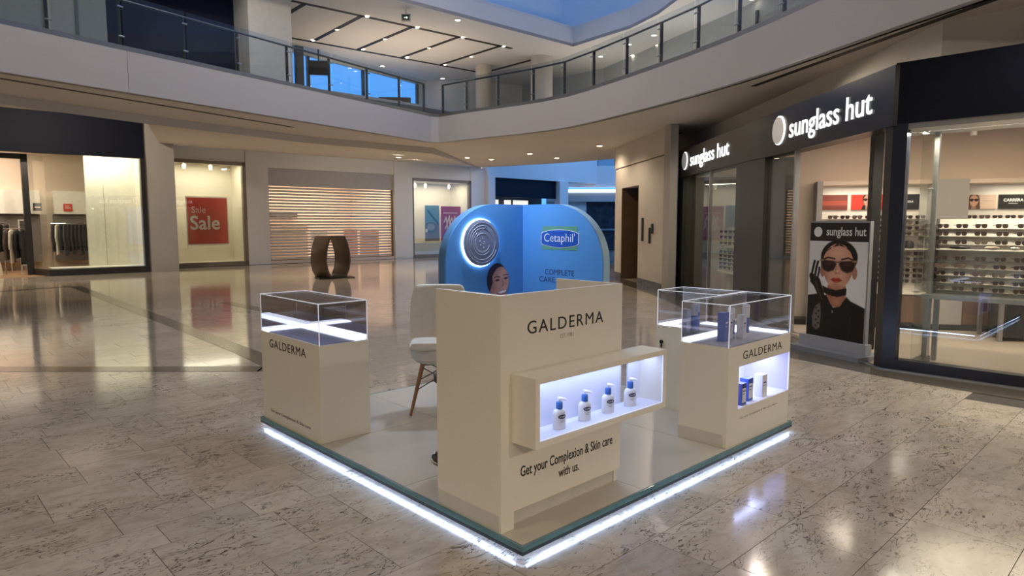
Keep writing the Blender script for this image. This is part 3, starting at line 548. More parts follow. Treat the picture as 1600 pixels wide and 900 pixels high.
# posters of window 3
tp = thing('window_poster', 'teal and grey poster with a round bag standing in the far window', 'poster', Lp(17.25, .85, .75), LT)
pc = Pic(40, 76, (112, 150, 155)); pc.rect(0, 1, 0, .5, (130, 118, 100)); pc.ell(.4, .38, .42, .16, (90, 105, 100), .1); pc.ell(.4, .40, .3, .1, (150, 150, 140), .2); pc.line([(.2, .85), (.9, .5)], .08, (60, 95, 100)); pc.ell(.1, .3, .08, .05, (225, 220, 200), .3)
B(0, .85, 0, .02, 0, 1.75).build('board', CREAM, tp, world=False); pc.mesh('print', PRINT, tp, Lp(17.25, .845, .75), Vector(LR)*.85, (0, 0, 1.75))
rp = thing('window_poster', 'deep red poster with white script standing in the far window', 'poster', Lp(18.18, .8, .75), LT)
B(0, 1.2, 0, .02, 0, 1.72).build('board', RED, rp, world=False)
pr = Pic(56, 76, (165, 40, 38))
for dx, dy in [(0, 0), (.05, -.2)]: pr.line([(.15+dx, .55+dy), (.25+dx, .68+dy), (.3+dx, .5+dy), (.42+dx, .72+dy), (.42+dx, .5+dy), (.55+dx, .66+dy), (.62+dx, .5+dy), (.7+dx, .7+dy), (.8+dx, .52+dy)], .05, (240, 205, 195))
pr.rect(.1, .85, .8, .82, (230, 190, 180)); pr.rect(.1, .6, .1, .12, (230, 190, 180)); pr.mesh('print', PRINT, rp, Lp(18.18, .795, .75), Vector(LR)*1.2, (0, 0, 1.72))
lb(16.0, 19.4, .25, .32, .12, .7, 'window_ledge', CREAM)

# dark fashion shop
df = struct('wall_dark_shop', LW, LT, 'dark fascia and frames of the fashion shop at the far left', 'shopfront')
YD = -1.63
lb(-12, 4.5, YD, YD+.25, 3.75, 5.0, 'fascia', NAVY, df); lb(4.36, 4.5, YD-.02, YD+.2, 0, 3.76, 'frame_post', DARK, df); lb(1.70, 4.5, YD-.03, YD+.15, 0, .2, 'sill', DARK, df)
MB().prism([(1.70, YD-.03), (1.32, YD+1.0), (1.46, YD+1.05), (1.84, YD+.1)], 0, .2).build('sill', DARK, df, world=False); lb(1.25, 1.42, YD+.85, YD+1.05, 0, 3.76, 'frame_post', DARK, df); lb(-12, 1.42, YD+.85, YD+1.05, 3.60, 3.76, 'frame_head', DARK, df)
lb(1.74, 4.36, YD, YD+.012, .2, 3.76, 'pane', G_SHOP, df); MB().prism([(1.72, YD), (1.40, YD+.9), (1.412, YD+.905), (1.732, YD+.005)], .2, 3.76).build('pane', G_SHOP, df, world=False)
fs = struct('shop_room', LW, LT, 'bright interior of the fashion shop', 'shop interior')
WWARM = mat('shop_wood_floor', (.42, .26, .15), .4, var=.1, scale=3, stretch=(1, 8, 1))
lb(-12, 4.4, YD+.25, 4.0, .0, .012, 'floor_panel', WWARM, fs); lb(1.8, 4.4, YD+.15, -.5, .0, .22, 'window_stage', mat('stage_white', (.82, .80, .72), .5), fs); lb(2.95, 4.4, -.55, -.45, .2, 4.0, 'display_back', mat('display_ivory', (.82, .79, .68), .6), fs); lb(4.40, 4.5, YD+.2, 4, 0, 4.3, 'side_wall', CREAM, fs)
lb(-12, 4.4, 2.2, 2.3, 0, 4.3, 'rear_wall', PEACH, fs); lb(-12, 4.4, YD+.25, 2.2, 4.2, 4.3, 'ceiling_panel', CREAM, fs); lb(3.45, 3.47, -.56, -.54, .2, 2.9, 'panel_seam', mat('seam_ivory', (.55, .52, .43), .6), fs)
for x0, x1 in [(-4, -.15), (.25, 1.95), (2.35, 3.3)]:
    lb(x0, x1, 1.7, 2.2, 1.95, 2.75, 'lit_shelf_box', mat('shelf_white', (.82, .78, .70), .5), fs); lb(x0, x1, 1.9, 2.2, .3, 1.93, 'alcove', mat('alcove_dark', (.20, .17, .15), .6), fs)
area('shop_light', Lp(-1, .3, 4.15), 5, 210, (1, .84, .66), (0, 0, LT), 2.5); area('shop_light', Lp(3.2, -1.05, 4.1), 1.8, 80, (1, .92, .74), (0, 0, LT), .6)
for x, w_ in ((2.2, 'first'), (2.85, 'second'), (3.45, 'third'), (4.0, 'fourth')): shopspot(x, -1.2, 3.98, 'ceiling spotlight, %s from the left, in the empty ivory display window' % w_, 'spotlights in the fashion window')
for x0, x1, z0, z1 in [(.0, .12, 1.3, 2.2)]:
    t = thing('wall_poster', 'narrow red poster beside the fashion shop entrance rail', 'poster', Lp(.0, 1.45, 1.2), LT); B(0, .32, 0, .03, 0, 1.0).build('board', RED, t, world=False); B(.08, .24, -.01, 0, .1, .7).build('figure', PINKW, t, world=False)
t = thing('price_sign', 'small red square sign above the right clothes rail', 'sign', Lp(2.62, 1.66, 2.05), LT); B(0, .26, 0, .03, 0, .26).build('board', RED, t, world=False); B(.05, .21, -.01, 0, .1, .13).build('lettering', PINKW, t, world=False); B(.05, .17, -.01, 0, .17, .19).build('lettering', PINKW, t, world=False)
t = thing('price_sign', 'small black square sign above the clothes stand by the glass corner', 'sign', Lp(1.72, 1.4, 2.05), LT); B(0, .24, 0, .03, 0, .26).build('board', BLACKP, t, world=False); B(.04, .2, -.01, 0, .1, .14).build('lettering', PINKW, t, world=False)
GCOL = [(.015, .015, .017), (.02, .02, .025), (.05, .05, .055), (.62, .55, .46), (.03, .025, .025), (.09, .07, .06), (.75, .70, .62)]
def garment_mesh(j):
    L = [.95, 1.05, .9, 1.1][j]; mb = MB()
    mb.extr([(-.06, 0), (-.20, -.06), (-.27, -.45), (-.24, -.62), (-.18, -.60), (-.17, -.3), (-.19, -L), (.19, -L*.98), (.17, -.3), (.18, -.60), (.24, -.62), (.27, -.45), (.20, -.06), (.06, 0), (0, -.04)], 'x', -.022, .022)
    o = mb.build('garment', mat('cloth_0', GCOL[0], .9)); me = o.data; bpy.data.objects.remove(o); return me
CNW = ['one', 'two', 'three', 'four', 'five', 'six', 'seven', 'eight', 'nine', 'ten', 'eleven', 'twelve']
def clothes_rail(x, y, L, z, n, cols, label, glabel, group, rot=0.):
    P = Lp(x, y, 0); t = thing('clothes_rail', label, 'clothes rail', P, LT+rot)
    MB().tube([(0, 0, z), (L, 0, z)], .016, 8).build('bar', CHROME, t, world=False)
    for a in (0, L):
        MB().tube([(a, 0, .03), (a, 0, z)], .016, 8).build('upright', CHROME, t, world=False); B(a-.02, a+.02, -.22, .22, .012, .045).build('foot', CHROME, t, world=False)
    M = Matrix.Translation(P) @ Matrix.Rotation(LT+rot, 4, 'Z')
    for i in range(n):
        c = cols[i % len(cols)]; me = garment_mesh(i % 4); me.materials[0] = mat('cloth_%d' % c, GCOL[c], .9, var=.1, scale=20)
        o = bpy.data.objects.new('hanging_garment', me); C.objects.link(o); o.location = M @ Vector((.07+i*(L-.14)/max(n-1, 1), 0, z-.03)); o.rotation_euler = (0, 0, LT+rot-.42)
        tag(o, glabel[c].replace('garment', 'garment, place %s from the left,' % CNW[i]), 'garment', group)
NMC = {0: 'black', 1: 'charcoal black', 2: 'dark grey', 3: 'tan', 4: 'brown black', 5: 'dark brown', 6: 'ivory'}
def gl(where): return {c: '%s garment on the %s' % (NMC[c], where) for c in NMC}
clothes_rail(2.2, 1.5, 1.05, 1.62, 9, [1, 6, 0, 2, 0, 1, 0, 4, 0], 'chrome clothes rail seen through the fashion window', gl('rail behind the fashion window'), 'clothes behind the fashion window')
clothes_rail(-.9, 1.1, 1.9, 1.62, 12, [0, 1, 0, 2, 0, 0, 5, 0, 1, 0, 0, 4], 'long chrome clothes rail inside the fashion shop entrance', gl('long rail inside the entrance'), 'clothes inside the entrance')
clothes_rail(.75, -.1, .55, 1.45, 4, [5, 3, 0, 0], 'short clothes stand beside the fashion shop door post', gl('short stand by the door post'), 'clothes on the short stand')
dt = thing('draped_table', 'low table draped in ivory cloth at the left image edge', 'table', Lp(.15, -.6, 0), LT)
MB().lathe(0, 0, [(.5, .02), (.46, .35), (.36, .75), (.28, 1.0), (.1, 1.06)], 18).build('cloth', mat('ivory_cloth', (.72, .64, .5), .9), dt, world=False, smooth=True)
fr = thing('standing_mirror', 'white framed standing mirror beside the door post', 'mirror', Lp(1.18, .35, 0), LT)
for a, b, c, d in [(0, .04, 0, 1.75), (.30, .34, 0, 1.75), (0, .34, 1.71, 1.75), (0, .34, .25, .29), (0, .34, .9, .94)]: B(a, b, -.02, .02, c, d).build('frame_bar', mat('mirror_white', (.75, .72, .66), .4), fr, world=False)
B(.04, .30, -.004, .004, .29, 1.71).build('pane', mat('mirror_dark', (.3, .27, .24), .1, .6), fr, world=False)

# sculpture: one broad band bent into a closed ring
su = thing('ring_sculpture', 'brown band sculpture bent into an upright ring on the floor', 'sculpture', (7.62, 15.9, 0), R(4))
outer = [(-.34, .03), (-.46, .22), (-.52, .48), (-.50, .76), (-.42, 1.03), (-.30, 1.25), (.30, 1.25), (.42, 1.03), (.50, .76), (.52, .48), (.46, .22), (.34, .03)]
inner = [(x*.86, .09+(z-.03)*.90) for x, z in outer]; n = len(outer); rb = MB()
wz = [(-.30, .42)]*n
vs = [(x, -.30, z) for x, z in outer]+[(x, .30, z) for x, z in outer]+[(x, -.30, z) for x, z in inner]+[(x, .30, z) for x, z in inner]
fsx = []
for i in range(n):
    j = (i+1) % n; fsx += [(i, j, n+j, n+i), (2*n+j, 2*n+i, 3*n+i, 3*n+j), (i, 2*n+i, 2*n+j, j), (n+j, 3*n+j, 3*n+i, n+i)]
rb.add(vs, fsx).xf(Matrix.Rotation(R(12), 4, 'Z')).build('band', mat('sculpture_brown', (.13, .095, .07), .35, .3, var=.1, scale=3), su, world=False, smooth=True, bevel=.01)
B(-.42, .62, -.36, .36, 0, .03).xf(Matrix.Rotation(R(-20), 4, 'Z')).build('base_plate', DARK, su, world=False)

# ---------------------------------------------------------------- sunglasses shop
A0 = (5.91, .30, 0); TR = .8342
RM = Matrix.Translation(A0) @ Matrix.Rotation(TR, 4, 'Z')
def Rp(x, y, z): return tuple(RM @ Vector((x, y, z)))
RU = (math.cos(TR), math.sin(TR), 0); RL = (-RU[0], -RU[1], 0)   # text runs towards the viewer's right: minus s
sf = struct('wall_shopfront', A0, TR, 'black fascia and frames of the sunglasses shop', 'shopfront')
def rb_(x0, x1, y0, y1, z0, z1, nm, m, par=None): return B(x0, x1, y0, y1, z0, z1).build(nm, m, par or sf, world=False)
rb_(0, 8.45, -.3, 0, 2.66, 3.28, 'fascia', DARK); rb_(-.05, 3.55, 0, .05, 2.64, 3.28, 'sign_board', mat('sign_navy', (.010, .011, .018), .3)); rb_(3.62, 8.42, 0, .02, 2.66, 3.28, 'sign_board', DARK)
rb_(3.5, 4.72, -.6, .0, 0, 2.66, 'pier', DARK); rb_(3.40, 3.5, -.2, .02, 0, 2.64, 'frame_post', DARK); rb_(8.1, 8.5, -.6, 0, 0, 3.28, 'pier', DARK); rb_(-.02, .12, -.14, .02, 0, 2.66, 'frame_post', DARK)
rb_(4.72, 8.1, -.08, 0, 0, .08, 'sill', DARK); rb_(2.4, 3.42, -.08, 0, 0, .08, 'sill', DARK)
rb_(4.72, 8.1, -.05, -.038, .08, 2.66, 'pane', G_SHOP); rb_(2.42, 3.40, -.05, -.038, .08, 2.64, 'pane', G_SHOP)
rb_(6.22, 6.26, -.08, -.01, .08, 2.66, 'mullion', STEEL); rb_(2.38, 2.42, -.08, -.01, 0, 2.64, 'mullion', STEEL)
rb_(1.36, 1.46, -.9, -.78, 0, 3.0, 'door_post', DARK); rb_(1.02, 1.12, -.5, -.38, 0, 3.0, 'door_post', DARK)
ribbon([Rp(15, -.7, 0)[:2], Rp(.35, -.7, 0)[:2], (6.62, -.6), (6.62, -7)], .2, 3.2, 3.86).build('upper_wall', WHITE, sf)
rx = struct('wall_shopfront_corner', (5.9, .3, 0), 0, 'navy fascia and window frame at the right image edge', 'shopfront')
B(5.88, 6.15, -7, .30, 2.66, 3.30).build('fascia', NAVY, rx); B(5.86, 6.0, -7, .26, 0, .12).build('sill', mat('sill_navy', (.012, .013, .022), .25), rx); B(5.88, 6.0, .16, .30, 0, 2.66).build('frame_post', mat('post_navy', (.014, .018, .035), .25), rx)
B(5.93, 5.942, -7, .16, .12, 2.66).build('pane', G_SHOP, rx); B(5.95, 6.5, .02, .032, .1, 2.66).build('pane', G_SHOP, rx); B(5.95, 6.5, -.02, .07, 0, .1).build('track', DARK, rx); B(6.46, 6.52, -.0, .05, 0, 2.66).build('mullion', STEEL, rx)
B(5.9, 6.6, -7, .3, 2.6, 2.66).build('window_head', STEEL, rx)
# signs
SGN = mat('sign_glow', (1, 1, 1), .4, emit=(1, 1, 1), es=1.5); DISC = mat('sign_disc', (.45, .44, .43), .5, emit=(1, 1, 1), es=.13)
def shopsign(label, s_left, z, size, width, r, y, s_text):
    t = thing('shop_sign', label, 'sign', Rp(s_left, y, z), TR, 'lit shop signs')
    MM = Matrix.Translation((0, 0, 0)) @ Matrix.Rotation(R(90), 4, 'X')
    MB().cyl(0, 0, -.012, .0, r*1.04, 40).xf(MM).build('lit_crescent', SGN, t, world=False)
    MB().cyl(0, 0, -.02, -.0, r*.96, 40).xf(Matrix.Translation((.05*r*1.6, 0.0, 0)) @ MM).build('disc', DISC, t, world=False)
    letters('sunglass hut', size, SGN, t, Rp(s_text, y+.006, z-.03), RL, (0, 0, 1), off=size*.004, ext=.004, xs=.62, width=width)
shopsign('large lit white lettered sign with round emblem over the shop entrance', 2.82, 2.985, .40, 2.14, .205, .055, 2.48)
shopsign('smaller lit lettered sign over the first shop window', 7.90, 3.01, .40, 2.45, .19, .025, 7.50)
# interior
si = struct('shop_room', (9.6, .88, 0), R(120), 'bright interior of the sunglasses shop', 'shop interior')
BM = Matrix.Translation((9.6, .88, 0)) @ Matrix.Rotation(R(120), 4, 'Z'); BU = (math.cos(R(120)), math.sin(R(120)), 0); BR_ = (-BU[0], -BU[1], 0)
def Bp(x, y, z): return tuple(BM @ Vector((x, y, z)))
MB().prism([(5.95, .26), (5.95, -7), (13.6, -7), (12.2, -3.6), (8.46, 2.9)], .001, .006).build('floor_panel', STFL, si); MB().prism([(6.05, .2), (6.05, -7), (13.6, -7), (12.2, -3.6), (8.46, 2.9)], 3.0, 3.1).build('ceiling_panel', PEACH, si)
def bb(x0, x1, y0, y1, z0, z1, nm, m): return B(x0, x1, y0, y1, z0, z1).build(nm, m, si, world=False)
bb(-5.5, 2.3, -.25, -.02, 0, 3.0, 'rear_wall', PEACH); bb(-5.5, 2.3, -.03, .35, 0, .09, 'plinth', DARK)
for x0, x1 in [(.03, 1.55), (-3.6, -.42)]: bb(x0, x1, -.02, .32, 2.19, 2.25, 'bay_head', PEACH)
bb(1.55, 1.63, -.02, .33, .09, 2.25, 'bay_pier', GREYW); bb(-.42, .03, -.02, .33, .09, 2.25, 'bay_pier', GREYW)
SHW = mat('shelf_panel', (.86, .80, .72), .5)
for x0, x1 in [(.03, 1.55), (-3.6, -.42)]: bb(x0, x1, -.02, .0, .56, 2.19, 'shelf_back', SHW)
def cabinet(x0, x1, label):
    t = thing('wall_cabinet', label, 'cabinet', Bp(x0, 0, .09), R(120)); B(0, x1-x0, 0, .34, 0, .44).build('body', CAB, t, world=False); B(-.01, x1-x0+.01, 0, .37, .44, .47).build('top', SHW, t, world=False); n_ = max(1, round((x1-x0)/.75))
    for i in range(n_): a = (x1-x0)/n_; B(i*a+.01, (i+1)*a-.01, .34, .355, .02, .42).build('door', CAB, t, world=False)
cabinet(.03, 1.55, 'brown wooden cabinet under the left sunglasses bay'); cabinet(-3.6, -.42, 'long brown wooden cabinet behind the window rack')
LN = mat('lens_dark', (.035, .022, .018), .12, var=.2, scale=30); FRM = mat('frame_dark', (.03, .02, .016), .35); LN2 = mat('lens_brown', (.12, .085, .07), .12, var=.2, scale=30)
def lens_poly(cx, s, n=12):
    return [(cx+.031*s*math.copysign(abs(math.cos(a))**.75, math.cos(a)), .0+.026*s*math.copysign(abs(math.sin(a))**.8, math.sin(a))*(1 if math.sin(a) > 0 else 1.1)) for a in [2*math.pi*i/n for i in range(n)]]
def glasses_meshes(s, lm):
    f = MB(); f.box(-.012*s, .012*s, -.004, .0, .004*s, .012*s)
    for q in (-1, 1): f.box(q*.064*s, q*.070*s, -.003, .085*s, .004*s, .012*s); f.box(q*.028*s-.036*s, q*.028*s+.036*s, -.003, .001, .017*s, .024*s)
    L_ = [MB().extr(lens_poly(q*.035*s, s), 'y', -.007, -.001) for q in (-1, 1)]
    fo = f.build('frame', FRM); fm = fo.data; bpy.data.objects.remove(fo); lo = []
    for l in L_: x = l.build('lens', lm); lo.append(x.data); bpy.data.objects.remove(x)
    one = MB(); one.v = f.v[:]; one.f = f.f[:]; one.m = [0]*len(f.f)
    for l in L_: one.add(l.v, l.f, 1)
    oo = one.build('sunglasses', [FRM, lm]); om = oo.data; bpy.data.objects.remove(oo)
    return fm, lo, om
GK = [glasses_meshes(1.0, LN), glasses_meshes(1.06, LN2), glasses_meshes(.95, LN)]
CNT = ['first', 'second', 'third', 'fourth', 'fifth', 'sixth', 'seventh', 'eighth', 'ninth']
def sunglasses(M, x, y, z, rot, base, kind, label, group, parts, s=1.):
    fm, lo, om = GK[kind]
    o = bpy.data.objects.new('sunglasses', None if parts else om); C.objects.link(o); o.location = M @ Vector((x, y, z)); o.rotation_euler = (0, 0, base+rot); o.scale = (s, s, s); tag(o, label, 'sunglasses', group)
    if parts:
        for nm, me in [('frame', fm), ('lens', lo[0]), ('lens', lo[1])]: p = bpy.data.objects.new(nm, me); C.objects.link(p); p.parent = o
ORD = ['top', 'second', 'third', 'fourth', 'fifth', 'sixth', 'seventh', 'eighth', 'ninth', 'bottom']
# rack in the corner window
rk = thing('display_rack', 'white sunglasses rack on a long steel table in the corner window', 'display rack', (6.6, 0, 0), R(-90)); KM = Matrix.Translation((6.6, 0, 0)) @ Matrix.Rotation(R(-90), 4, 'Z')
def kb(x0, x1, y0, y1, z0, z1, nm, m): return B(x0, x1, y0, y1, z0, z1).build(nm, m, rk, world=False)
kb(-.06, 2.2, -.28, .22, .765, .81, 'table_top', STEEL); kb(-.03, 2.2, .05, .09, .81, 1.65, 'back_panel', SHW)
for x in (-.04, 2.1):
    for y in (-.22, .16): kb(x, x+.05, y, y+.05, 0, .765, 'leg', STEEL)
kb(-.02, 2.2, -.045, .05, 1.304, 1.318, 'shelf', SHW); kb(-.03, -.0, -.06, .06, .81, 1.65, 'end_post', BLACKP)
ZR_ = [1.573, 1.488, 1.396, 1.218, 1.133, 1.047, .962, .883]
for i, z in enumerate(ZR_):
    kb(0, 2.2, .022, .05, z-.034, z-.031, 'shelf_lip', mat('lip_grey', (.5, .46, .42), .4))
    for c in range(6):
        sunglasses(KM, .06+c*.18+random.uniform(-.008, .008), -.052, z, R(28), R(-90), random.choice([0, 0, 1, 2]), 'dark sunglasses, %s from the left on the %s row of the corner window rack' % (CNT[c], ORD[i]), 'sunglasses on the corner window rack', True, .85)
for j, (x, c) in enumerate([(.22, (.05, .04, .035)), (.52, (.55, .40, .30)), (.72, (.8, .76, .7))]):
    tag(MB().lathe(0, 0, [(.02, 0), (.06, .008), (.07, .02), (.05, .034), (.0, .036)], 16, sx=[1.6, 1, .6][j], sy=.5, cap=False).xf(KM @ Matrix.Translation((x, -.02, 1.318))).build('glasses_case', mat('case_%d' % j, c, .5), smooth=True), ['long black glasses case on the rack shelf', 'tan rounded glasses case on the rack shelf', 'small ivory glasses case on the rack shelf'][j], 'glasses case')
# bays on the rear wall
rows1 = [1.70, 1.615, 1.53, 1.445]; rows2 = [1.14, 1.055, .97, .885, .80, .715]
for i, z in enumerate(rows1+rows2):
    bb(.05, 1.5, 0, .05, z-.036, z-.030, 'shelf_lip', MATS['lip_grey'])
    for c in range(8):
        sunglasses(BM, .13+c*.175, .09, z, R(180-20), R(120), random.choice([0, 1, 2]), 'small dark sunglasses, %s from the right on the %s row of the left wall bay' % (CNT[c], ORD[i]), 'sunglasses on the left wall bay', False, 1.0)
for c in range(9): sunglasses(BM, -.55-c*.165, .09, 1.70, R(160), R(120), c % 3, 'small sunglasses, %s from the left on the row under the right wall pictures' % CNT[c], 'sunglasses under the right wall pictures', False, .95)
bb(-2.2, -.45, 0, .06, 1.66, 1.665, 'shelf_lip', MATS['lip_grey']); bb(.05, 1.5, 0, .2, 1.20, 1.215, 'shelf', SHW); bb(.05, 1.5, 0, .01, 1.215, 1.40, 'mirror_strip', mat('strip_mirror', (.3, .28, .26), .08, .8))
for c in range(4):
    tag(MB().lathe(0, 0, [(.03, 0), (.075, .015), (.085, .05), (.06, .10), (.02, .12)], 14, sx=1, sy=.6).xf(Matrix.Translation(Bp(.25+c*.36, .1, 1.216))).build('pouch', mat('pouch_%d' % (c % 2), [(.03, .03, .035), (.5, .46, .42)][c % 2], .6), smooth=True), ['dark', 'pale', 'dark', 'pale'][c]+' pouch number %s from the right on the bay shelf' % ['one', 'two', 'three', 'four'][c], 'pouch')
for c in range(6):
    tag(MB().lathe(0, 0, [(.03, 0), (.06, .01), (.065, .03), (.03, .05)], 12, sx=1.2, sy=.7).xf(Matrix.Translation(Bp(.18+c*.24, .28, .56))).build('folded_sunglasses', mat('folded_pale', (.6, .58, .55), .4), smooth=True), 'pale folded sunglasses on the brown cabinet top, %s from the right' % CNT[c], 'sunglasses', 'folded sunglasses on the cabinet')
# wall pictures
def face(p, cx, cy, s, skin, hair, glasses=True, smile=True, long=False):
    p.ell(cx, cy+.10*s, .44*s, .60*s, hair, .1)
    if long: p.poly([(cx-.45*s, cy+.2*s), (cx+.45*s, cy+.2*s), (cx+.55*s, cy-.9*s), (cx-.55*s, cy-.9*s)], hair)
    p.poly([(cx-.16*s, cy-.35*s), (cx+.16*s, cy-.35*s), (cx+.2*s, cy-.9*s), (cx-.2*s, cy-.9*s)], tuple(int(c*.8) for c in skin))
    p.ell(cx, cy, .35*s, .52*s, skin, .1); p.ell(cx+.1*s, cy-.1*s, .2*s, .32*s, tuple(min(255, int(c*1.08)) for c in skin), .9, a=.6)
    p.ell(cx, cy-.12*s, .06*s, .09*s, tuple(int(c*.84) for c in skin), .8, a=.7)
    p.ell(cx, cy-.29*s, .13*s, .05*s, (170, 70, 62), .3)
    if smile: p.ell(cx, cy-.285*s, .09*s, .02*s, (240, 225, 215), .3)
    if glasses:
        for q in (-1, 1): p.ell(cx+q*.19*s, cy+.06*s, .16*s, .13*s, (28, 18, 16), .15)
        p.line([(cx-.36*s, cy+.12*s), (cx+.36*s, cy+.12*s)], .05*s, (28, 18, 16))
def picture(label, x1, x0, z0, z1, fn, bg):
    t = thing('wall_picture', label, 'picture', Bp(x1, 0, z0), R(120)); L_ = abs(x1-x0)
    B(0, -L_, 0.0, .02, 0, z1-z0).build('board', SHW, t, world=False); p = Pic(int(90*L_/.45), 52, bg, 0, L_/(z1-z0), 0, 1); fn(p); p.mesh('print', PRINT, t, Bp(x1, .022, z0), Vector(BR_)*L_, (0, 0, z1-z0)); return t
picture('red wall picture with a portrait in sunglasses', 1.09, .60, 1.815, 2.05, lambda p: (p.rect(0, 9, 0, 1, (205, 62, 48)), p.rect(1.2, 9, 0, 1, (225, 70, 50), .4), p.poly([(.62, 0), (.72, .3), (1.25, .3), (1.4, 0)], (30, 28, 28)), face(p, 1.0, .62, .72, (196, 150, 128), (40, 26, 24))), (200, 60, 48))
picture('dim red wall picture behind the door posts', 1.52, 1.14, 1.815, 2.05, lambda p: (p.rect(0, 9, .3, .6, (190, 90, 70), .6), p.rect(0, 9, 0, .2, (120, 60, 50), .6)), (130, 70, 62))
picture('pale wall picture with a long haired portrait in sunglasses', -.43, -.87, 1.815, 2.03, lambda p: (p.rect(1.1, 9, 0, 1, (224, 196, 176)), face(p, .72, .58, .75, (208, 160, 134), (96, 68, 52), True, True, True), p.rect(1.25, 1.9, .55, .57, (150, 120, 105))), (206, 178, 160))
bt = picture('black brand sign left of the shop corner post', .50, .14, 1.815, 2.05, lambda p: None, (36, 35, 37)); text('lettering', 'CARRERA', .042, mat('sign_white', (.85, .85, .85), .5), bt, Bp(.32, .026, 1.935), BR_, (0, 0, 1), off=.001, spacing=1.1)
bt = picture('black brand sign beside the long haired portrait', -.90, -1.28, 1.815, 2.03, lambda p: p.rect(.6, 1.15, .36, .41, (200, 200, 200)), (32, 31, 33)); text('lettering', 'CARRERA', .058, MATS['sign_white'], bt, Bp(-1.09, .026, 1.945), BR_, (0, 0, 1), off=.002)
# dark service desk and ceiling fittings
dk = thing('service_desk', 'black service desk with steel legs inside the sunglasses shop', 'desk', (8.75, -.25, 0), R(-58))
B(0, 1.6, 0, .7, .62, .68).build('top', STEEL, dk, world=False); B(.1, 1.5, .06, .6, .06, .6).build('body', mat('desk_black', (.012, .014, .02), .25), dk, world=False)
for x in (0, 1.54):
    for y in (0, .64): B(x, x+.05, y, y+.05, 0, .62).build('leg', STEEL, dk, world=False)
for x, y, lab in [(8.2, .1, 'left'), (8.3, -.05, 'right')]: downlight(x, y, 3.0, 'bright shop ceiling downlight, %s one of the close pair' % lab, None, .06)
for x, y, lab in [(7.1, 1.0, 'shop entrance downlight behind the large sign'), (6.7, .05, 'shop downlight beside the corner post'), (7.6, 1.75, 'shop downlight behind the fixed glass pane')]: downlight(x, y, 2.98, lab, None, .06)
tk = thing('track_light', 'white ceiling track with three spot heads in the shop', 'track light', (8.9, .5, 2.96), R(-55)); B(0, 2.6, -.02, .02, 0, .03).build('track', mat('track_white', (.6, .55, .5), .5), tk, world=False)
for x in (.3, 1.1, 1.7): MB().cyl(x, 0, -.14, -.0, .045, 12).build('spot_head', mat('track_head', (.55, .5, .46), .5), tk, world=False)
area('shop_light', (8.0, -.6, 2.94), 2.2, 52, (1, .82, .62)); area('shop_light', (10.0, -3, 2.94), 2.2, 42, (1, .82, .62)); area('shop_light', (7.7, 1.3, 2.94), .8, 12, (1, .85, .68))
for x in (.8, -1.4): area('bay_light', Bp(x, .25, 2.17), 1.3, 7, (1, .9, .76), (0, 0, R(120)), .12)
area('window_light', (6.03, -.9, 2.56), 2.2, 85, (1, .88, .72), (0, 0, R(90)), .2)
# first window room with its rack
fw_ = struct('shop_room', A0, TR, 'shallow lit window room under the smaller sign', 'shop interior')
for a in [(4.72, 8.1, -1.7, -1.6, 0, 2.66, 'rear_wall', CREAM), (4.6, 4.72, -1.7, -.6, 0, 2.66, 'side_wall', CREAM), (8.1, 8.2, -1.7, -.6, 0, 2.66, 'side_wall', GREYW), (4.6, 8.2, -1.7, -.3, 2.66, 2.76, 'ceiling_panel', CREAM), (4.72, 8.1, -1.6, -.1, .001, .01, 'floor_panel', STFL), (5.5, 6.6, -1.6, -1.55, 1.5, 2.4, 'wall_niche', SHW)]: rb_(*a, fw_)
area('shop_light', Rp(6.0, -.9, 2.62), 1.6, 16, (1, .88, .70), (0, 0, TR), .8)
r2 = thing('display_rack', 'smaller white sunglasses rack in the first shop window', 'display rack', Rp(4.75, -.55, 0), TR)
for a in [(0, 1.9, -.2, .2, .60, .64, 'table_top'), (0, 1.9, -.03, .0, .64, 1.52, 'back_panel'), (0, 1.9, -.03, .06, 1.10, 1.12, 'shelf'), (.1, .3, -.1, .1, .01, .60, 'leg'), (.6, .8, -.1, .1, .01, .60, 'leg'), (1.4, 1.6, -.1, .1, .01, .60, 'leg')]: B(*a[:6]).build(a[6], SHW, r2, world=False)
for i, z in enumerate([1.44, 1.33, 1.21, 1.03, .95, .87, .79, .71]):
    for c in range(7): sunglasses(RM, 4.90+c*.26, -.36, z, R(180), TR, c % 3, 'tiny dark sunglasses, %s from the right on the %s row of the first window rack' % (CNT[c], ORD[i]), 'sunglasses on the first window rack', False, 1.05)
# ---- advertising stand
sd = thing('advertising_stand', 'upright lightbox stand with a portrait in sunglasses by the shop door', 'advertising stand', (6.295, .965, 0), 0)
r_ = Vector((-.357, -.934, 0)).normalized(); u_ = Vector((0, 0, 1)); n_ = r_.cross(u_); c_ = Vector((6.295, .965, 0))
def sdb(a0, a1, b0, b1, z0, z1, nm, m):
    mb = B(a0, a1, b0, b1, z0, z1); mb.v = [tuple(c_+r_*x+n_*y+u_*z) for x, y, z in mb.v]; return mb.build(nm, m, sd)
sdb(-.435, .435, -.05, .0, .14, 1.63, 'frame', mat('stand_grey', (.40, .40, .41), .4, .5)); sdb(-.56, .50, -.28, .18, 0, .06, 'base', mat('stand_base', (.22, .23, .25), .5)); sdb(-.52, .46, -.08, .02, .06, .19, 'base_step', mat('stand_step', (.33, .34, .36), .5))
sdb(-.42, .42, 0, .004, 1.385, 1.61, 'header', INK); MB().cyl(0, 0, .004, .007, .062, 28).xf(Matrix(((r_.x, 0, n_.x, 0), (r_.y, 0, n_.y, 0), (0, 1, 0, 0), (0, 0, 0, 1)))).xf(Matrix.Translation(c_+r_*-.30+u_*1.497)).build('logo_disc', mat('logo_white', (.8, .8, .8), .5), sd)
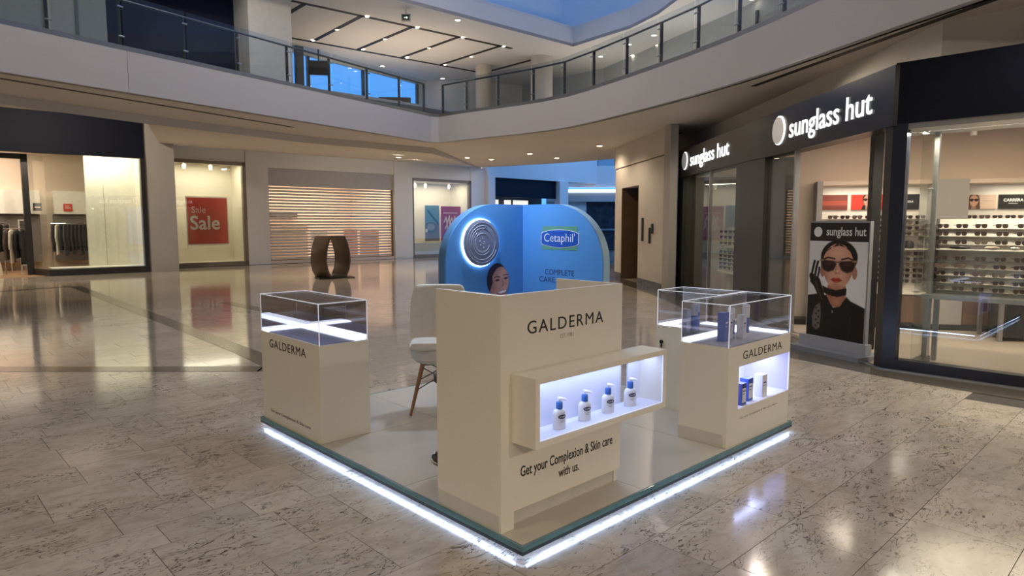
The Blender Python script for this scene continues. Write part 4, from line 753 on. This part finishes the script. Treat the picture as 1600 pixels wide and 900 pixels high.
text('lettering', 'sunglass hut', .145, MATS['logo_white'], sd, c_+r_*.105+u_*1.50+n_*.006, r_, u_, off=.0015, xs=.80)
p = Pic(150, 216, (214, 212, 211), 268, 574, 692, 150)
p.ell(480, 420, 200, 330, (232, 230, 228), 1., a=.7)
p.ell(429, 238, 97, 96, (26, 20, 20), .05); p.poly([(338, 250), (332, 330), (350, 350), (352, 240)], (26, 20, 20)); p.ell(514, 318, 13, 34, (176, 122, 100), .15); p.ell(345, 322, 11, 30, (160, 110, 92), .2)
p.poly([(378, 390), (472, 390), (474, 470), (440, 515), (405, 512), (366, 470)], (168, 112, 88)); p.ell(425, 480, 30, 30, (196, 140, 114), .9, a=.7)
tt = (p.Y-290)/128; hw = 83*np.sqrt(np.clip(1-tt*tt, 0, 1))*(1-.20*np.clip(tt, 0, 1)); fm = np.clip((hw-abs(p.X-425))/3+.5, 0, 1)*(abs(tt) < 1); p.put(fm, (208, 154, 128)); p.clip = fm; p.ell(425, 215, 60, 46, (228, 182, 158), .9, a=.8); p.ell(352, 350, 36, 90, (150, 98, 76), 1., a=.9); p.ell(500, 350, 32, 86, (160, 108, 86), 1., a=.9); p.ell(425, 405, 60, 24, (164, 112, 88), .9, a=.8); p.ell(430, 340, 40, 30, (224, 176, 150), 1., a=.7); p.clip = None
p.poly([(428, 152), (345, 225), (340, 262), (352, 215), (380, 186), (428, 174)], (26, 20, 20)); p.poly([(428, 152), (512, 225), (516, 262), (504, 215), (478, 186), (430, 174)], (26, 20, 20))
p.line([(350, 250), (372, 240), (408, 246)], 9, (48, 30, 26)); p.line([(446, 248), (478, 238), (504, 248)], 9, (48, 30, 26))
for q, pts in enumerate([[(334, 254), (412, 260), (418, 276), (404, 308), (376, 320), (350, 312), (338, 288)], [(434, 260), (516, 252), (512, 286), (500, 310), (474, 320), (448, 308), (432, 278)]]):
    p.poly(pts, (44, 24, 22)); p.line(pts+[pts[0]], 5, (92, 78, 62))
    cx = sum(a for a, b in pts)/7; p.ell(cx, 275, 30, 14, (92, 58, 50), 1., a=.5)
p.line([(410, 264), (436, 264)], 8, (110, 92, 74)); p.line([(330, 256), (345, 258)], 9, (150, 120, 90)); p.line([(505, 256), (522, 254)], 9, (150, 120, 90))
p.line([(420, 285), (414, 322), (420, 328)], 6, (188, 134, 110)); p.ell(425, 324, 15, 8, (176, 122, 98), .6, a=.8); p.ell(415, 329, 4, 3, (120, 70, 54), .6, a=.8); p.ell(435, 329, 4, 3, (120, 70, 54), .6, a=.8); p.ell(423, 342, 8, 5, (176, 124, 100), .9, a=.7); p.ell(421, 388, 24, 5, (168, 114, 92), .9, a=.8); p.ell(425, 312, 6, 10, (236, 196, 172), .8, a=.8)
p.poly([(390, 362), (408, 349), (420, 352), (434, 348), (452, 362), (436, 374), (420, 379), (404, 374)], (176, 62, 46)); p.line([(391, 362), (420, 364), (451, 362)], 3.5, (110, 30, 26)); p.ell(422, 371, 16, 4, (214, 110, 92), .9, a=.7)
p.poly([(346, 398), (380, 412), (420, 418), (476, 402), (476, 440), (430, 456), (390, 452), (356, 440)], (24, 18, 18))
p.poly([(268, 462), (330, 446), (372, 452), (392, 492), (412, 516), (446, 506), (478, 448), (500, 470), (574, 500), (574, 692), (268, 692)], (18, 17, 20))
p.poly([(275, 345), (290, 335), (310, 350), (330, 360), (352, 420), (366, 470), (352, 500), (330, 470), (300, 410), (278, 385)], (22, 16, 17))
for P_, w_ in [([(284, 345), (292, 300), (299, 264)], 13), ([(303, 352), (310, 300), (318, 266)], 13), ([(318, 360), (326, 320), (326, 300)], 11), ([(282, 370), (276, 352), (278, 340)], 11)]: p.line(P_, w_, (22, 16, 17))
p.line([(305, 380), (330, 440), (350, 478)], 3, (96, 78, 74)); p.line([(296, 340), (320, 400)], 3, (80, 62, 60))
p.poly([(312, 520), (338, 500), (346, 560), (340, 640), (322, 655), (300, 640), (296, 580)], (120, 112, 108), .75)
for k_ in range(7): p.ell(318+(k_ % 2)*14, 530+k_*17, 6, 6, (36, 30, 30), .3)
p.ell(407, 540, 3, 8, (150, 150, 150), .4); p.line([(480, 500), (500, 560), (496, 680)], 3, (40, 40, 46)); p.line([(360, 520), (352, 600), (360, 690)], 3, (40, 40, 46))
p.mesh('portrait_print', PRINT, sd, c_+r_*-.42+n_*.005+u_*.19, r_*.84, (0, 0, 1.195))
# ---------------------------------------------------------------- kiosk
HP = .0779; PX, PY = 2.925, 2.972
def fit(o_fn, *a, **k): return o_fn(*a, **k)
def ftext(nm, s, m, par, pos, right, up, wd, ht, off=0., ext=.0006, spacing=1., italic=0.):
    """lettering stretched to a measured width and height, centred on pos"""
    me = text_mesh(s, 1., 0, 0, 1, 'CENTER', spacing); xs = [v.co.x for v in me.vertices]; ys = [v.co.y for v in me.vertices]; w0, h0 = max(xs)-min(xs), max(ys)-min(ys); bpy.data.meshes.remove(me)
    size = ht/h0; q = (wd/w0)/size
    me = text_mesh(s, size, off, ext, q, 'CENTER', spacing); xs = [v.co.x for v in me.vertices]; ys = [v.co.y for v in me.vertices]; cx, cy = (max(xs)+min(xs))/2, (max(ys)+min(ys))/2
    for v in me.vertices: v.co.x -= cx; v.co.y -= cy; v.co.x += v.co.y*italic
    r = Vector(right).normalized(); u = Vector(up).normalized(); n = r.cross(u)
    me.transform(Matrix(((r.x, u.x, n.x, pos[0]), (r.y, u.y, n.y, pos[1]), (r.z, u.z, n.z, pos[2]), (0, 0, 0, 1)))); l, rz = FR[par.name]; me.transform(Matrix.Rotation(-rz, 4, 'Z') @ Matrix.Translation(-Vector(l)))
    me.materials.clear(); me.materials.append(m); o = bpy.data.objects.new(nm, me); C.objects.link(o); o.parent = par; FR[o.name] = FR[par.name]; return o
pf = thing('kiosk_platform', 'low square white platform with glowing edge under the kiosk', 'platform', (0, 0, 0))
xs_ = [.015, .985, 1.955, PX-.015]; ys_ = [.015, 1.0, 2.0, PY-.015]
for i in range(3):
    for j in range(3): B(xs_[i]+.002, xs_[i+1]-.002, ys_[j]+.002, ys_[j+1]-.002, .052, HP).build('deck_panel', KD, pf)
B(.02, PX-.02, .02, PY-.02, .044, .052).build('sub_deck', SLOT, pf)
DKE = mat('edge_dark', (.03, .045, .06), .2)
for a in [(0, PX, 0, .014), (0, PX, PY-.014, PY), (0, .014, .014, PY-.014), (PX-.014, PX, .014, PY-.014)]:
    B(*a, .052, HP).build('edge_glass', KE, pf); B(*a, .034, .052).build('edge_channel', DKE, pf)
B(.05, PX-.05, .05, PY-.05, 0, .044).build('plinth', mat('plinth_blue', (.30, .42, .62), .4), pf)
for a in [(.016, PX-.016, .016, .034), (.016, PX-.016, PY-.034, PY-.016), (.016, .034, .034, PY-.034), (PX-.034, PX-.016, .034, PY-.034)]: B(*a, .036, .042).build('led_strip', LEDM, pf)
for loc, rz in [((PX/2, .008, .030), 0), ((.008, PY/2, .030), -90), ((PX/2, PY-.008, .03), 180), ((PX-.008, PY/2, .03), 90)]:
    o = area('led_light', loc, 2.86, 5.2, (.42, .60, 1), (0, 0, 0), .016); o.rotation_euler = (Matrix.Rotation(R(rz), 4, 'Z') @ Matrix.Rotation(R(-66), 4, 'X')).to_euler()

# ---- glass vitrine shared by the cases
EDGE = mat('acrylic_edge_glow', (.9, .92, 1), .3, emit=(.8, .86, 1), es=.4)  # slight emission stands in for strip light caught in the glass edges
def vitrine(t, x0, x1, y0, y1, z0, z1, darkrefl=()):
    th = .006
    for nm, a in [('xa', (x0, x0+th, y0, y1)), ('xb', (x1-th, x1, y0, y1)), ('ya', (x0, x1, y0, y0+th)), ('yb', (x0, x1, y1-th, y1))]: B(*a, z0, z1-th).build('glass_pane', G_DARKREFL if nm in darkrefl else G_CASE, t)
    B(x0, x1, y0, y1, z1-th, z1).build('glass_lid', G_CASE, t); e = .0024
    for x in (x0, x1):
        for y in (y0, y1): B(x-e, x+e, y-e, y+e, z0, z1).build('glass_edge', EDGE, t)
    for x in (x0, x1): B(x-e, x+e, y0, y1, z1-e, z1+e).build('glass_edge', EDGE, t)
    for y in (y0, y1): B(x0, x1, y-e, y+e, z1-e, z1+e).build('glass_edge', EDGE, t)
HB, HG = .767, 1.056
# left case
lc = thing('display_case', 'white display case with empty glass top at the left platform corner', 'display case', (.22, 2.48, HP))
B(.026, .414, 2.009, 2.964, HP, HB).build('body', KW, lc, bevel=.003)
B(.05, .39, 2.035, 2.94, HB, HB+.004).build('tray', mat('tray_blue', (.30, .33, .50), .35), lc)
B(.035, .40, 2.86, 2.95, HB+.004, HB+.012).build('light_panel', LEDS, lc); B(.31, .40, 2.03, 2.86, HB+.004, HB+.012).build('light_panel', LEDS, lc)
vitrine(lc, .03, .405, 2.014, 2.958, HB, HG, ('xb', 'yb'))
ftext('lettering', 'GALDERMA', INK, lc, (.0252, 2.51, .688), (0, -1, 0), (0, 0, 1), .60, .064, off=0, spacing=1.12)
ftext('small_print', 'Get your Complexion & Skin care', INK, lc, (.0252, 2.50, .155), (0, -1, 0), (0, 0, 1), .66, .032, off=-.0004)
# right case with a lit niche
rc = thing('display_case', 'white display case with lit niche at the right platform corner', 'display case', (2.44, .22, HP))
B(1.971, 2.12, .034, .407, HP, HB).build('body', KW, rc); B(2.12, 2.917, .034, .407, .62, HB).build('top_box', KW, rc); B(2.12, 2.917, .034, .407, HP, .32).build('bottom_box', KW, rc); B(2.12, 2.917, .395, .407, .32, .62).build('niche_back', NICHE, rc)
B(2.118, 2.122, .05, .395, .32, .62).build('niche_side', NICHE, rc); B(2.122, 2.91, .04, .395, .3195, .3215).build('niche_floor', NICHE, rc)
B(1.965, 1.971, .06, .407, HP, .165).build('toe_kick', mat('kick_white', (.62, .60, .55), .4), rc)
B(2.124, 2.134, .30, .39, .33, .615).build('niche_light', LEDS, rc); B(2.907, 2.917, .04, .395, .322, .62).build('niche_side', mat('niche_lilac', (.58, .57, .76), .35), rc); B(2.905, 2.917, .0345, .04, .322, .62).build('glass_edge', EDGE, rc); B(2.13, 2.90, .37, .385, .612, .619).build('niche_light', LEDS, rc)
area('niche_lamp', (2.5, .22, .612), .74, 3.2, (.52, .58, 1), (0, 0, 0), .12)
B(2.0, 2.90, .045, .395, HB, HB+.004).build('tray', mat('tray_grey', (.55, .55, .60), .35), rc)
B(1.985, 2.90, .34, .40, HB+.004, HB+.012).build('light_panel', LEDS, rc); B(2.80, 2.90, .05, .34, HB+.004, HB+.012).build('light_panel', LEDS, rc)
vitrine(rc, 1.976, 2.912, .039, .402, HB, HG, ('yb',))
ftext('lettering', 'GALDERMA', INK, rc, (2.47, .0335, .692), (1, 0, 0), (0, 0, 1), .60, .058, off=0, spacing=1.12)
ftext('small_print', 'Get your Complexion & Skin care with us', GREYINK, rc, (2.44, .0335, .25), (1, 0, 0), (0, 0, 1), .58, .022, off=-.0004)
# far case
fc = thing('display_case', 'white display case with keyhole behind the right corner case', 'display case', (2.72, .7, HP))
B(2.525, 2.917, .412, .984, HP, HB).build('body', KW, fc); B(2.54, 2.60, .43, .97, HB, HB+.010).build('light_panel', LEDS, fc); B(2.60, 2.90, .90, .97, HB, HB+.010).build('light_panel', LEDS, fc)
vitrine(fc, 2.53, 2.912, .417, .979, HB, HG, ('xb',))
lk = MB().cyl(0, 0, 0, .012, .016, 16).xf(Matrix.Translation((2.525, .93, .63)) @ Matrix.Rotation(R(-90), 4, 'Y')).build('lock', BLACKP, fc); B(2.512, 2.525, .925, .935, .585, .612).build('key', BLACKP, fc); B(2.514, 2.525, .926, .934, .568, .578).build('key_tag', BLACKP, fc)

# ---- counter
X0, Y0, X1, Y1, HC = .0166, .18, .984, .676, 1.258
ct = thing('reception_counter', 'tall white reception counter with lit bottle showcase on its front', 'counter', (.5, .42, HP))
B(X0, .105, Y0-.012, Y0+.02, HP, HC).build('front_stile', KW, ct); B(X0, X0+.03, Y0+.02, Y1, HP, HC).build('side_panel', KW, ct, bevel=.002); B(.105, X1, Y0, Y0+.025, .16, HC).build('front_panel', KW, ct, bevel=.002); B(X1-.025, X1, Y0+.025, Y1, HP, HC).build('side_panel', KW, ct, bevel=.002)
B(.105, X1-.03, Y0+.03, Y0+.05, HP, .16).build('toe_kick', MATS['kick_white'], ct); B(X0-.003, X0, Y0, Y1-.005, HP, .165).build('toe_kick', MATS['kick_white'], ct); B(X0+.03, X1-.025, Y0+.025, Y1-.03, .86, .885).build('work_top', KW, ct); B(X0+.03, X1-.025, Y0+.025, Y1-.08, .45, .47).build('shelf', KW, ct)
ftext('lettering', 'GALDERMA', INK, ct, (.51, Y0-.0006, 1.083), (1, 0, 0), (0, 0, 1), .60, .066, off=0, spacing=1.18)
ftext('sub_lettering', 'EST. 1981', GREYINK, ct, (.505, Y0-.0006, 1.013), (1, 0, 0), (0, 0, 1), .105, .022, off=-.0004)
ftext('slogan', 'Get your Complexion & Skin care', INK, ct, (.535, Y0-.0006, .345), (1, 0, 0), (0, 0, 1), .745, .072, off=.0008)
ftext('slogan', 'with us.', INK, ct, (.53, Y0-.0006, .272), (1, 0, 0), (0, 0, 1), .165, .05, off=.0008)
sx0, sx1, sy0, zb, zt = .088, 1.18, .002, .527, .872
B(sx0, sx1, sy0, Y0, zt-.03, zt).build('showcase_top', KW, ct, bevel=.0015); B(sx0, sx1, sy0, Y0, zb, zb+.03).build('showcase_bottom', KW, ct, bevel=.0015); B(sx0, sx0+.03, sy0, Y0, zb+.03, zt-.03).build('showcase_side', KW, ct); B(sx1-.024, sx1, sy0, Y0, zb+.03, zt-.03).build('showcase_side', KW, ct)
B(sx0+.03, .955, Y0-.012, Y0, zb+.03, zt-.03).build('showcase_back', NICHE, ct); B(1.035, sx1-.024, Y0-.012, Y0, zb+.03, zt-.03).build('showcase_back', NICHE, ct); B(.955, 1.035, Y0+.0, Y0+.004, zb+.03, zt-.03).build('showcase_gap', G_CASE, ct)
B(sx0+.031, sx1-.025, sy0+.003, Y0-.013, zb+.03, zb+.033).build('showcase_floor', NICHE, ct); B(sx0+.03, .955, Y0-.03, Y0-.014, zt-.038, zt-.031).build('showcase_light', LEDM, ct); B(1.04, sx1-.03, Y0-.03, Y0-.014, zt-.038, zt-.031).build('showcase_light', LEDM, ct)
B(sx0+.03, sx1-.024, sy0+.001, sy0+.004, zb+.03, zt-.03).build('showcase_glass', G_CASE, ct); B(sx1-.030, sx1-.025, sy0+.004, sy0+.01, zb+.033, zt-.03).build('glass_edge', EDGE, ct); B(sx0+.03, sx1-.03, sy0+.003, sy0+.007, zb+.033, zb+.037).build('glass_edge', EDGE, ct)
area('showcase_lamp', (.63, .09, zt-.034), 1.0, 1.7, (.55, .66, 1), (0, 0, 0), .05)
# bottles
LOT = mat('lotion_white', (.82, .84, .86), .3); CAPB = mat('pump_blue', (.02, .13, .48), .35); OVAL = mat('label_navy', (.02, .03, .07), .4); LGR = mat('label_green', (.45, .55, .45), .5); WP = mat('pump_white', (.85, .86, .88), .3)
def bottle(x, y, z, rot, label):
    t = thing('pump_bottle', label, 'bottle', (x, y, z), rot, 'lotion bottles in the lit showcase')
    MB().lathe(0, 0, [(.034, 0), (.0375, .004), (.0375, .075), (.036, .088), (.029, .099), (.016, .106), (.013, .108)], 24, sx=1., sy=.6).build('body', LOT, t, world=False, smooth=True)
    MB().lathe(0, 0, [(.0165, .104), (.0175, .106), (.0175, .136), (.015, .140), (.008, .142)], 18).build('pump_collar', CAPB, t, world=False, smooth=True)
    MB().tube([(0, 0, .140), (0, 0, .155)], .006, 8).build('pump_stem', WP, t, world=False); MB().tube([(0, 0, .157), (-.004, -.004, .158), (.02, -.022, .156), (.026, -.028, .150)], [.010, .010, .006, .004], 8).build('pump_nozzle', WP, t, world=False, smooth=True)
    def onbody(ox, oz, n, ax, az, m, nm):
        mb = MB(); vs = []
        for i in range(n):
            a = 2*math.pi*i/n; xx = ox+ax*math.cos(a); vs.append((xx, -.6*math.sqrt(max(1e-6, .0375**2-xx*xx))-.0012, oz+az*math.sin(a)))
        vs.append((ox, -.6*math.sqrt(.0375**2-ox*ox)-.0012, oz)); mb.add(vs, [(i, (i+1) % n, n) for i in range(n)]); return mb.build(nm, m, t, world=False)
    onbody(.004, .067, 24, .024, .0115, OVAL, 'label_oval'); onbody(.004, .045, 12, .014, .0022, LGR, 'label_line'); onbody(.002, .037, 12, .011, .0012, GREYINK, 'label_line')
    me = text('lettering', 'Cetaphil', .0125, WP, t, (x, y, z), (1, 0, 0), (0, 0, 1)); bpy.data.objects.remove(me)
    mm = text_mesh('Cetaphil', .0115, 0, 0, .9)
    for v in mm.vertices: xx = v.co.x+.004; v.co = Vector((xx, -.6*math.sqrt(max(1e-6, .0375**2-xx*xx))-.0020, v.co.y+.067))
    mm.materials.clear(); mm.materials.append(WP); o = bpy.data.objects.new('lettering', mm); C.objects.link(o); o.parent = t
for x, y, rr, lab in [(.345, .085, -14, 'leftmost white lotion bottle with blue pump in the lit showcase'), (.55, .09, -18, 'second white lotion bottle from the left in the lit showcase'), (.755, .095, -22, 'third white lotion bottle from the left in the lit showcase'), (.958, .095, -26, 'rightmost white lotion bottle with blue pump in the lit showcase')]: bottle(x, y, zb+.033, R(rr), lab)
# products of the right case
BLU = mat('box_blue', (.03, .08, .50), .35); DBLU = mat('box_navy', (.03, .045, .22), .35); BW = mat('box_white', (.80, .82, .88), .4); LBLU = mat('box_periwinkle', (.14, .20, .55), .35)
def carton(x, y, z, w, d, h, m, label, face_m, rot=0.):
    t = thing('product_box', label, 'box', (x, y, z), rot); B(-w/2, w/2, -d/2, d/2, 0, h).build('carton', m, t, world=False, bevel=.001)
    B(-w*.36, w*.36, -d/2-.0008, -d/2, h*.12, h*.78).build('label', face_m, t, world=False); B(-w*.26, w*.26, -d/2-.0014, -d/2-.0008, h*.62, h*.68).build('print_line', DBLU if face_m is BW else BW, t, world=False); B(-w*.26, w*.1, -d/2-.0014, -d/2-.0008, h*.50, h*.53).build('print_line', DBLU if face_m is BW else BW, t, world=False)
carton(2.19, .20, HB+.004, .065, .055, .205, LBLU, 'tall blue carton at the left of the right glass top', LBLU)
carton(2.40, .17, HB+.004, .05, .05, .17, BW, 'short white carton beside the white tube in the glass top', BW)
carton(2.30, .22, HB+.004, .05, .05, .185, BW, 'white carton leaning near the blue banded can in the glass top', BW)
def can(x, y, h, label, cap):
    t = thing('product_tube', label, 'tube', (x, y, HB+.004)); MB().lathe(0, 0, [(.024, 0), (.026, .004), (.026, h*.62), (.025, h*.64)], 18).build('body', BW, t, world=False, smooth=True); MB().lathe(0, 0, [(.0265, h*.12), (.0265, h*.60)], 18, cap=False).build('band', LBLU, t, world=False, smooth=True); MB().lathe(0, 0, [(.0255, h*.64), (.0265, h*.66), (.0265, h*.98), (.024, h)], 18).build('cap', cap, t, world=False, smooth=True)
can(2.385, .245, .215, 'white capped can with blue band beside the leaning carton', BW); can(2.50, .19, .235, 'tallest white tube with blue band in the right glass top', BW)
carton(2.255, .09, .3215, .07, .06, .155, DBLU, 'navy carton at the left of the lit niche', BW); carton(2.395, .115, .3215, .075, .065, .165, BLU, 'bright blue carton in the middle of the lit niche', BW); carton(2.585, .10, .3215, .075, .065, .165, BW, 'white carton at the right of the lit niche', BW)

# ---- blue folded back panel
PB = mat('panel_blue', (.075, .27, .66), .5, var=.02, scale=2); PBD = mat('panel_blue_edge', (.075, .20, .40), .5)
bp = thing('back_panel', 'tall blue folded arch panel with round logo at the platform rear', 'back panel', (2.9, 2.95, HP))
def wing(a0, a1): # outline in (distance along, z)
    pts = [(a0, HP), (a1, HP), (a1, 1.80)]; rx_, rz_ = .66, .58
    for i in range(0, 15): t_ = math.pi/2*i/14; pts.append((a0+rx_-rx_*math.sin(t_), 1.80-rz_+rz_*math.cos(t_)))
    return pts
MB().extr(wing(1.85, 2.917), 'y', 2.944, 2.965).build('wing', PB, bp, smooth=True); MB().extr(wing(1.85, 2.917), 'y', 2.965, 3.06).build('wing_core', PBD, bp, smooth=True)
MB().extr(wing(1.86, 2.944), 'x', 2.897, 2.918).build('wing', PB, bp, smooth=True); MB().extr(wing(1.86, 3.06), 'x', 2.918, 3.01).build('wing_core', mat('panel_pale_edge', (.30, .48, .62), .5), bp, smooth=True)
cx_, cz_ = 2.285, 1.41
MY = Matrix.Translation((cx_, 2.944, cz_)) @ Matrix.Rotation(R(90), 4, 'X')
MB().cyl(0, 0, .004, .014, .243, 48).xf(MY).build('halo_ring', mat('halo', (1, 1, 1), .4, emit=(.55, .78, 1), es=9), bp)
dsk = MB().lathe(0, 0, [(.228, .016), (.232, .02), (.232, .036), (.22, .04)], 48).xf(MY).build('logo_disc', mat('disc_slate', (.20, .24, .38), .5), bp, smooth=True)
RG = mat('disc_line', (.55, .62, .78), .4)
def ring(r, a0, a1, wd=.004, n=36):
    mb = MB(); P_ = [(r*math.cos(a0+(a1-a0)*i/n), r*math.sin(a0+(a1-a0)*i/n), .0415) for i in range(n+1)]; mb.tube(P_, wd/2, 5); mb.xf(MY).build('engraved_line', RG, dsk)
for r, a0, a1 in [(.20, .3, 5.9), (.17, 1.2, 6.4), (.145, 0, 3.3), (.12, 2.2, 5.6), (.095, .5, 6.1), (.085, 3.2, 5.2)]: ring(r, a0, a1)
for a, r in [(.3, .03), (1.5, .045), (2.6, .035), (3.9, .03), (5.1, .05), (5.8, .02)]: MB().cyl(r*math.cos(a), r*math.sin(a), .04, .043, .008, 8).xf(MY).build('engraved_dot', RG, dsk)
# printed portrait on the left wing
pp = Pic(90, 110, (60, 120, 190), 0, 100, 0, 122)
hair = (52, 34, 44); sk = (196, 146, 130)
Xg, Yg = pp.X, pp.Y
pp.ell(46, 66, 38, 54, hair, .05)
pp.poly([(20, 0), (78, 0), (80, 40), (20, 40)], (170, 120, 108)); pp.ell(56, 56, 32, 52, sk, .06, -.12); pp.ell(62, 84, 22, 20, (216, 168, 150), .9, a=.7); pp.ell(30, 46, 14, 30, (150, 106, 98), 1., a=.7); pp.ell(72, 40, 12, 14, (214, 160, 142), .9, a=.8)
pp.poly([(14, 20), (30, 60), (26, 96), (50, 116), (8, 110), (4, 50)], hair)
for ex_, ey_ in [(46, 66), (78, 71)]: pp.ell(ex_, ey_, 8, 3.4, (60, 40, 40), .4, .1); pp.line([(ex_-10, ey_+9), (ex_, ey_+12), (ex_+9, ey_+9)], 3, (70, 46, 44))
pp.line([(64, 66), (70, 50), (64, 46)], 3, (158, 110, 100)); pp.ell(66, 48, 8, 4, (170, 116, 106), .6, a=.7)
pp.poly([(42, 24), (58, 32), (84, 36), (78, 22), (60, 17)], (150, 66, 66)); pp.poly([(47, 26), (60, 31), (81, 34), (76, 26), (60, 22)], (238, 230, 226))
m1 = (((Xg-46)/38)**2+((Yg-66)/54)**2 < 1) | (((Xg-58)/33)**2+((Yg-54)/52)**2 < 1) | ((Xg > 20) & (Xg < 78) & (Yg < 40))
pp.mesh('portrait_print', PRINT, bp, (2.345, 2.9425, .80), (.385, 0, 0), (0, 0, .40), keep=m1[:-1, :-1])
# logo on the right wing
xw = 2.897
B(xw-.002, xw, 2.175, 2.655, 1.335, 1.575).build('logo_square', mat('logo_green', (.10, .30, .22), .5, var=.1, scale=4), bp)
hexo = [(2.165, 1.40), (2.165, 1.50), (2.20, 1.515), (2.30, 1.532), (2.415, 1.538), (2.53, 1.532), (2.63, 1.515), (2.665, 1.50), (2.665, 1.40), (2.63, 1.385), (2.53, 1.368), (2.415, 1.362), (2.30, 1.368), (2.20, 1.385)]
MB().extr([(2.415+(a-2.415)*1.03, 1.45+(b-1.45)*1.06) for a, b in hexo], 'x', xw-.0035, xw-.002).build('logo_outline', BW, bp); MB().extr(hexo, 'x', xw-.005, xw-.0035).build('logo_shape', mat('logo_blue', (.01, .08, .45), .4), bp)
ftext('logo_lettering', "Cetaphil'", BW, bp, (xw-.0056, 2.415, 1.447), (0, -1, 0), (0, 0, 1), .42, .115, off=-.001)
NVI = mat('navy_print', (.02, .05, .16), .5)
ftext('slogan', 'COMPLETE', NVI, bp, (xw-.001, 2.415, 1.105), (0, -1, 0), (0, 0, 1), .40, .058); ftext('slogan', 'CARE IN', NVI, bp, (xw-.001, 2.53, 1.025), (0, -1, 0), (0, 0, 1), .34, .055)
area('panel_lamp', (2.15, 2.72, 2.7), .2, 34, (.72, .84, 1), (0, 0, 0))  # unseen lamp added above the panel to brighten its blue wings

# ---- chair
FA = R(231)
ch = thing('shell_chair', 'pale upholstered chair with wooden legs behind the left case', 'chair', (1.17, 2.17, HP+.006), FA+R(90))
# local -y is the front
def shell():
    mb = MB(); rows_ = []
    for i in range(9):
        u = i/8; r = []
        for j in range(11):
            v = -1+2*j/10
            if u < .45: t_ = u/.45; y = -.22+.40*t_; z = .50+.05*(abs(v)**2.5)+(.0 if t_ < .8 else .03); x = v*.235
            else: t_ = (u-.45)/.55; y = .20+.06*t_-.10*(abs(v)**2.2)*(1-.25*t_); z = .55+.46*t_; x = v*(.245-.02*t_*t_-(.03 if t_ > .95 else 0)*abs(v)**4)
            r.append((x, y, z))
        rows_.append(r)
    n1 = 11; vs = [p for r in rows_ for p in r]; fs_ = [(i*n1+j, i*n1+j+1, (i+1)*n1+j+1, (i+1)*n1+j) for i in range(8) for j in range(10)]
    return mb.add(vs, fs_)
so = shell().build('seat_shell', FABRIC, ch, world=False, smooth=True); md = so.modifiers.new('thick', 'SOLIDIFY'); md.thickness = .05; md.offset = 0; sm = so.modifiers.new('soft', 'SUBSURF'); sm.levels = 1; sm.render_levels = 2
cu_ = MB().box(-.215, .215, -.235, .16, .52, .585).build('seat_cushion', FABRIC, ch, world=False, bevel=.025, smooth=True)
MB().lathe(0, 0, [(.19, .40), (.225, .43), (.235, .50), (.22, .52)], 24).build('seat_pan', FABRIC, ch, world=False, smooth=True)
feet = [(-.20, -.19), (.20, -.19), (-.20, .19), (.20, .19)]
for fx, fy in feet: MB().tube([(fx*.62, fy*.62, .41), (fx*1.12, fy*1.12, .0)], [.020, .012], 10).build('leg', WOOD, ch, world=False, smooth=True)
for a, b in [(0, 1), (1, 3), (3, 2), (2, 0)]:
    (ax, ay), (bx, by) = feet[a], feet[b]; MB().tube([(ax*.66, ay*.66, .37), (bx*.92, by*.92, .19)], .004, 6).build('brace_wire', BLACKP, ch, world=False); MB().tube([(bx*.66, by*.66, .37), (ax*.92, ay*.92, .19)], .004, 6).build('brace_wire', BLACKP, ch, world=False)
MB().box(-.13, .13, -.13, .13, .385, .41).build('under_frame', BLACKP, ch, world=False)
# ---- stool behind the counter, only its foot shows
st = thing('swivel_stool', 'stool with round chrome and black foot behind the counter', 'stool', (.56, 1.13, HP))
MB().lathe(0, 0, [(.19, 0), (.20, .006), (.19, .018), (.06, .03), (.025, .05)], 32).build('foot', mat('stool_foot', (.04, .035, .03), .2, .6), st, world=False, smooth=True); MB().lathe(0, 0, [(.202, .004), (.206, .009), (.200, .015)], 32, cap=False).build('foot_rim', CHROME, st, world=False, smooth=True); MB().tube([(0, 0, .04), (0, 0, .50)], .022, 12).build('pole', CHROME, st, world=False); MB().lathe(0, 0, [(.15, .50), (.18, .52), (.18, .56), (.14, .58)], 28).build('seat', BLACKP, st, world=False, smooth=True)
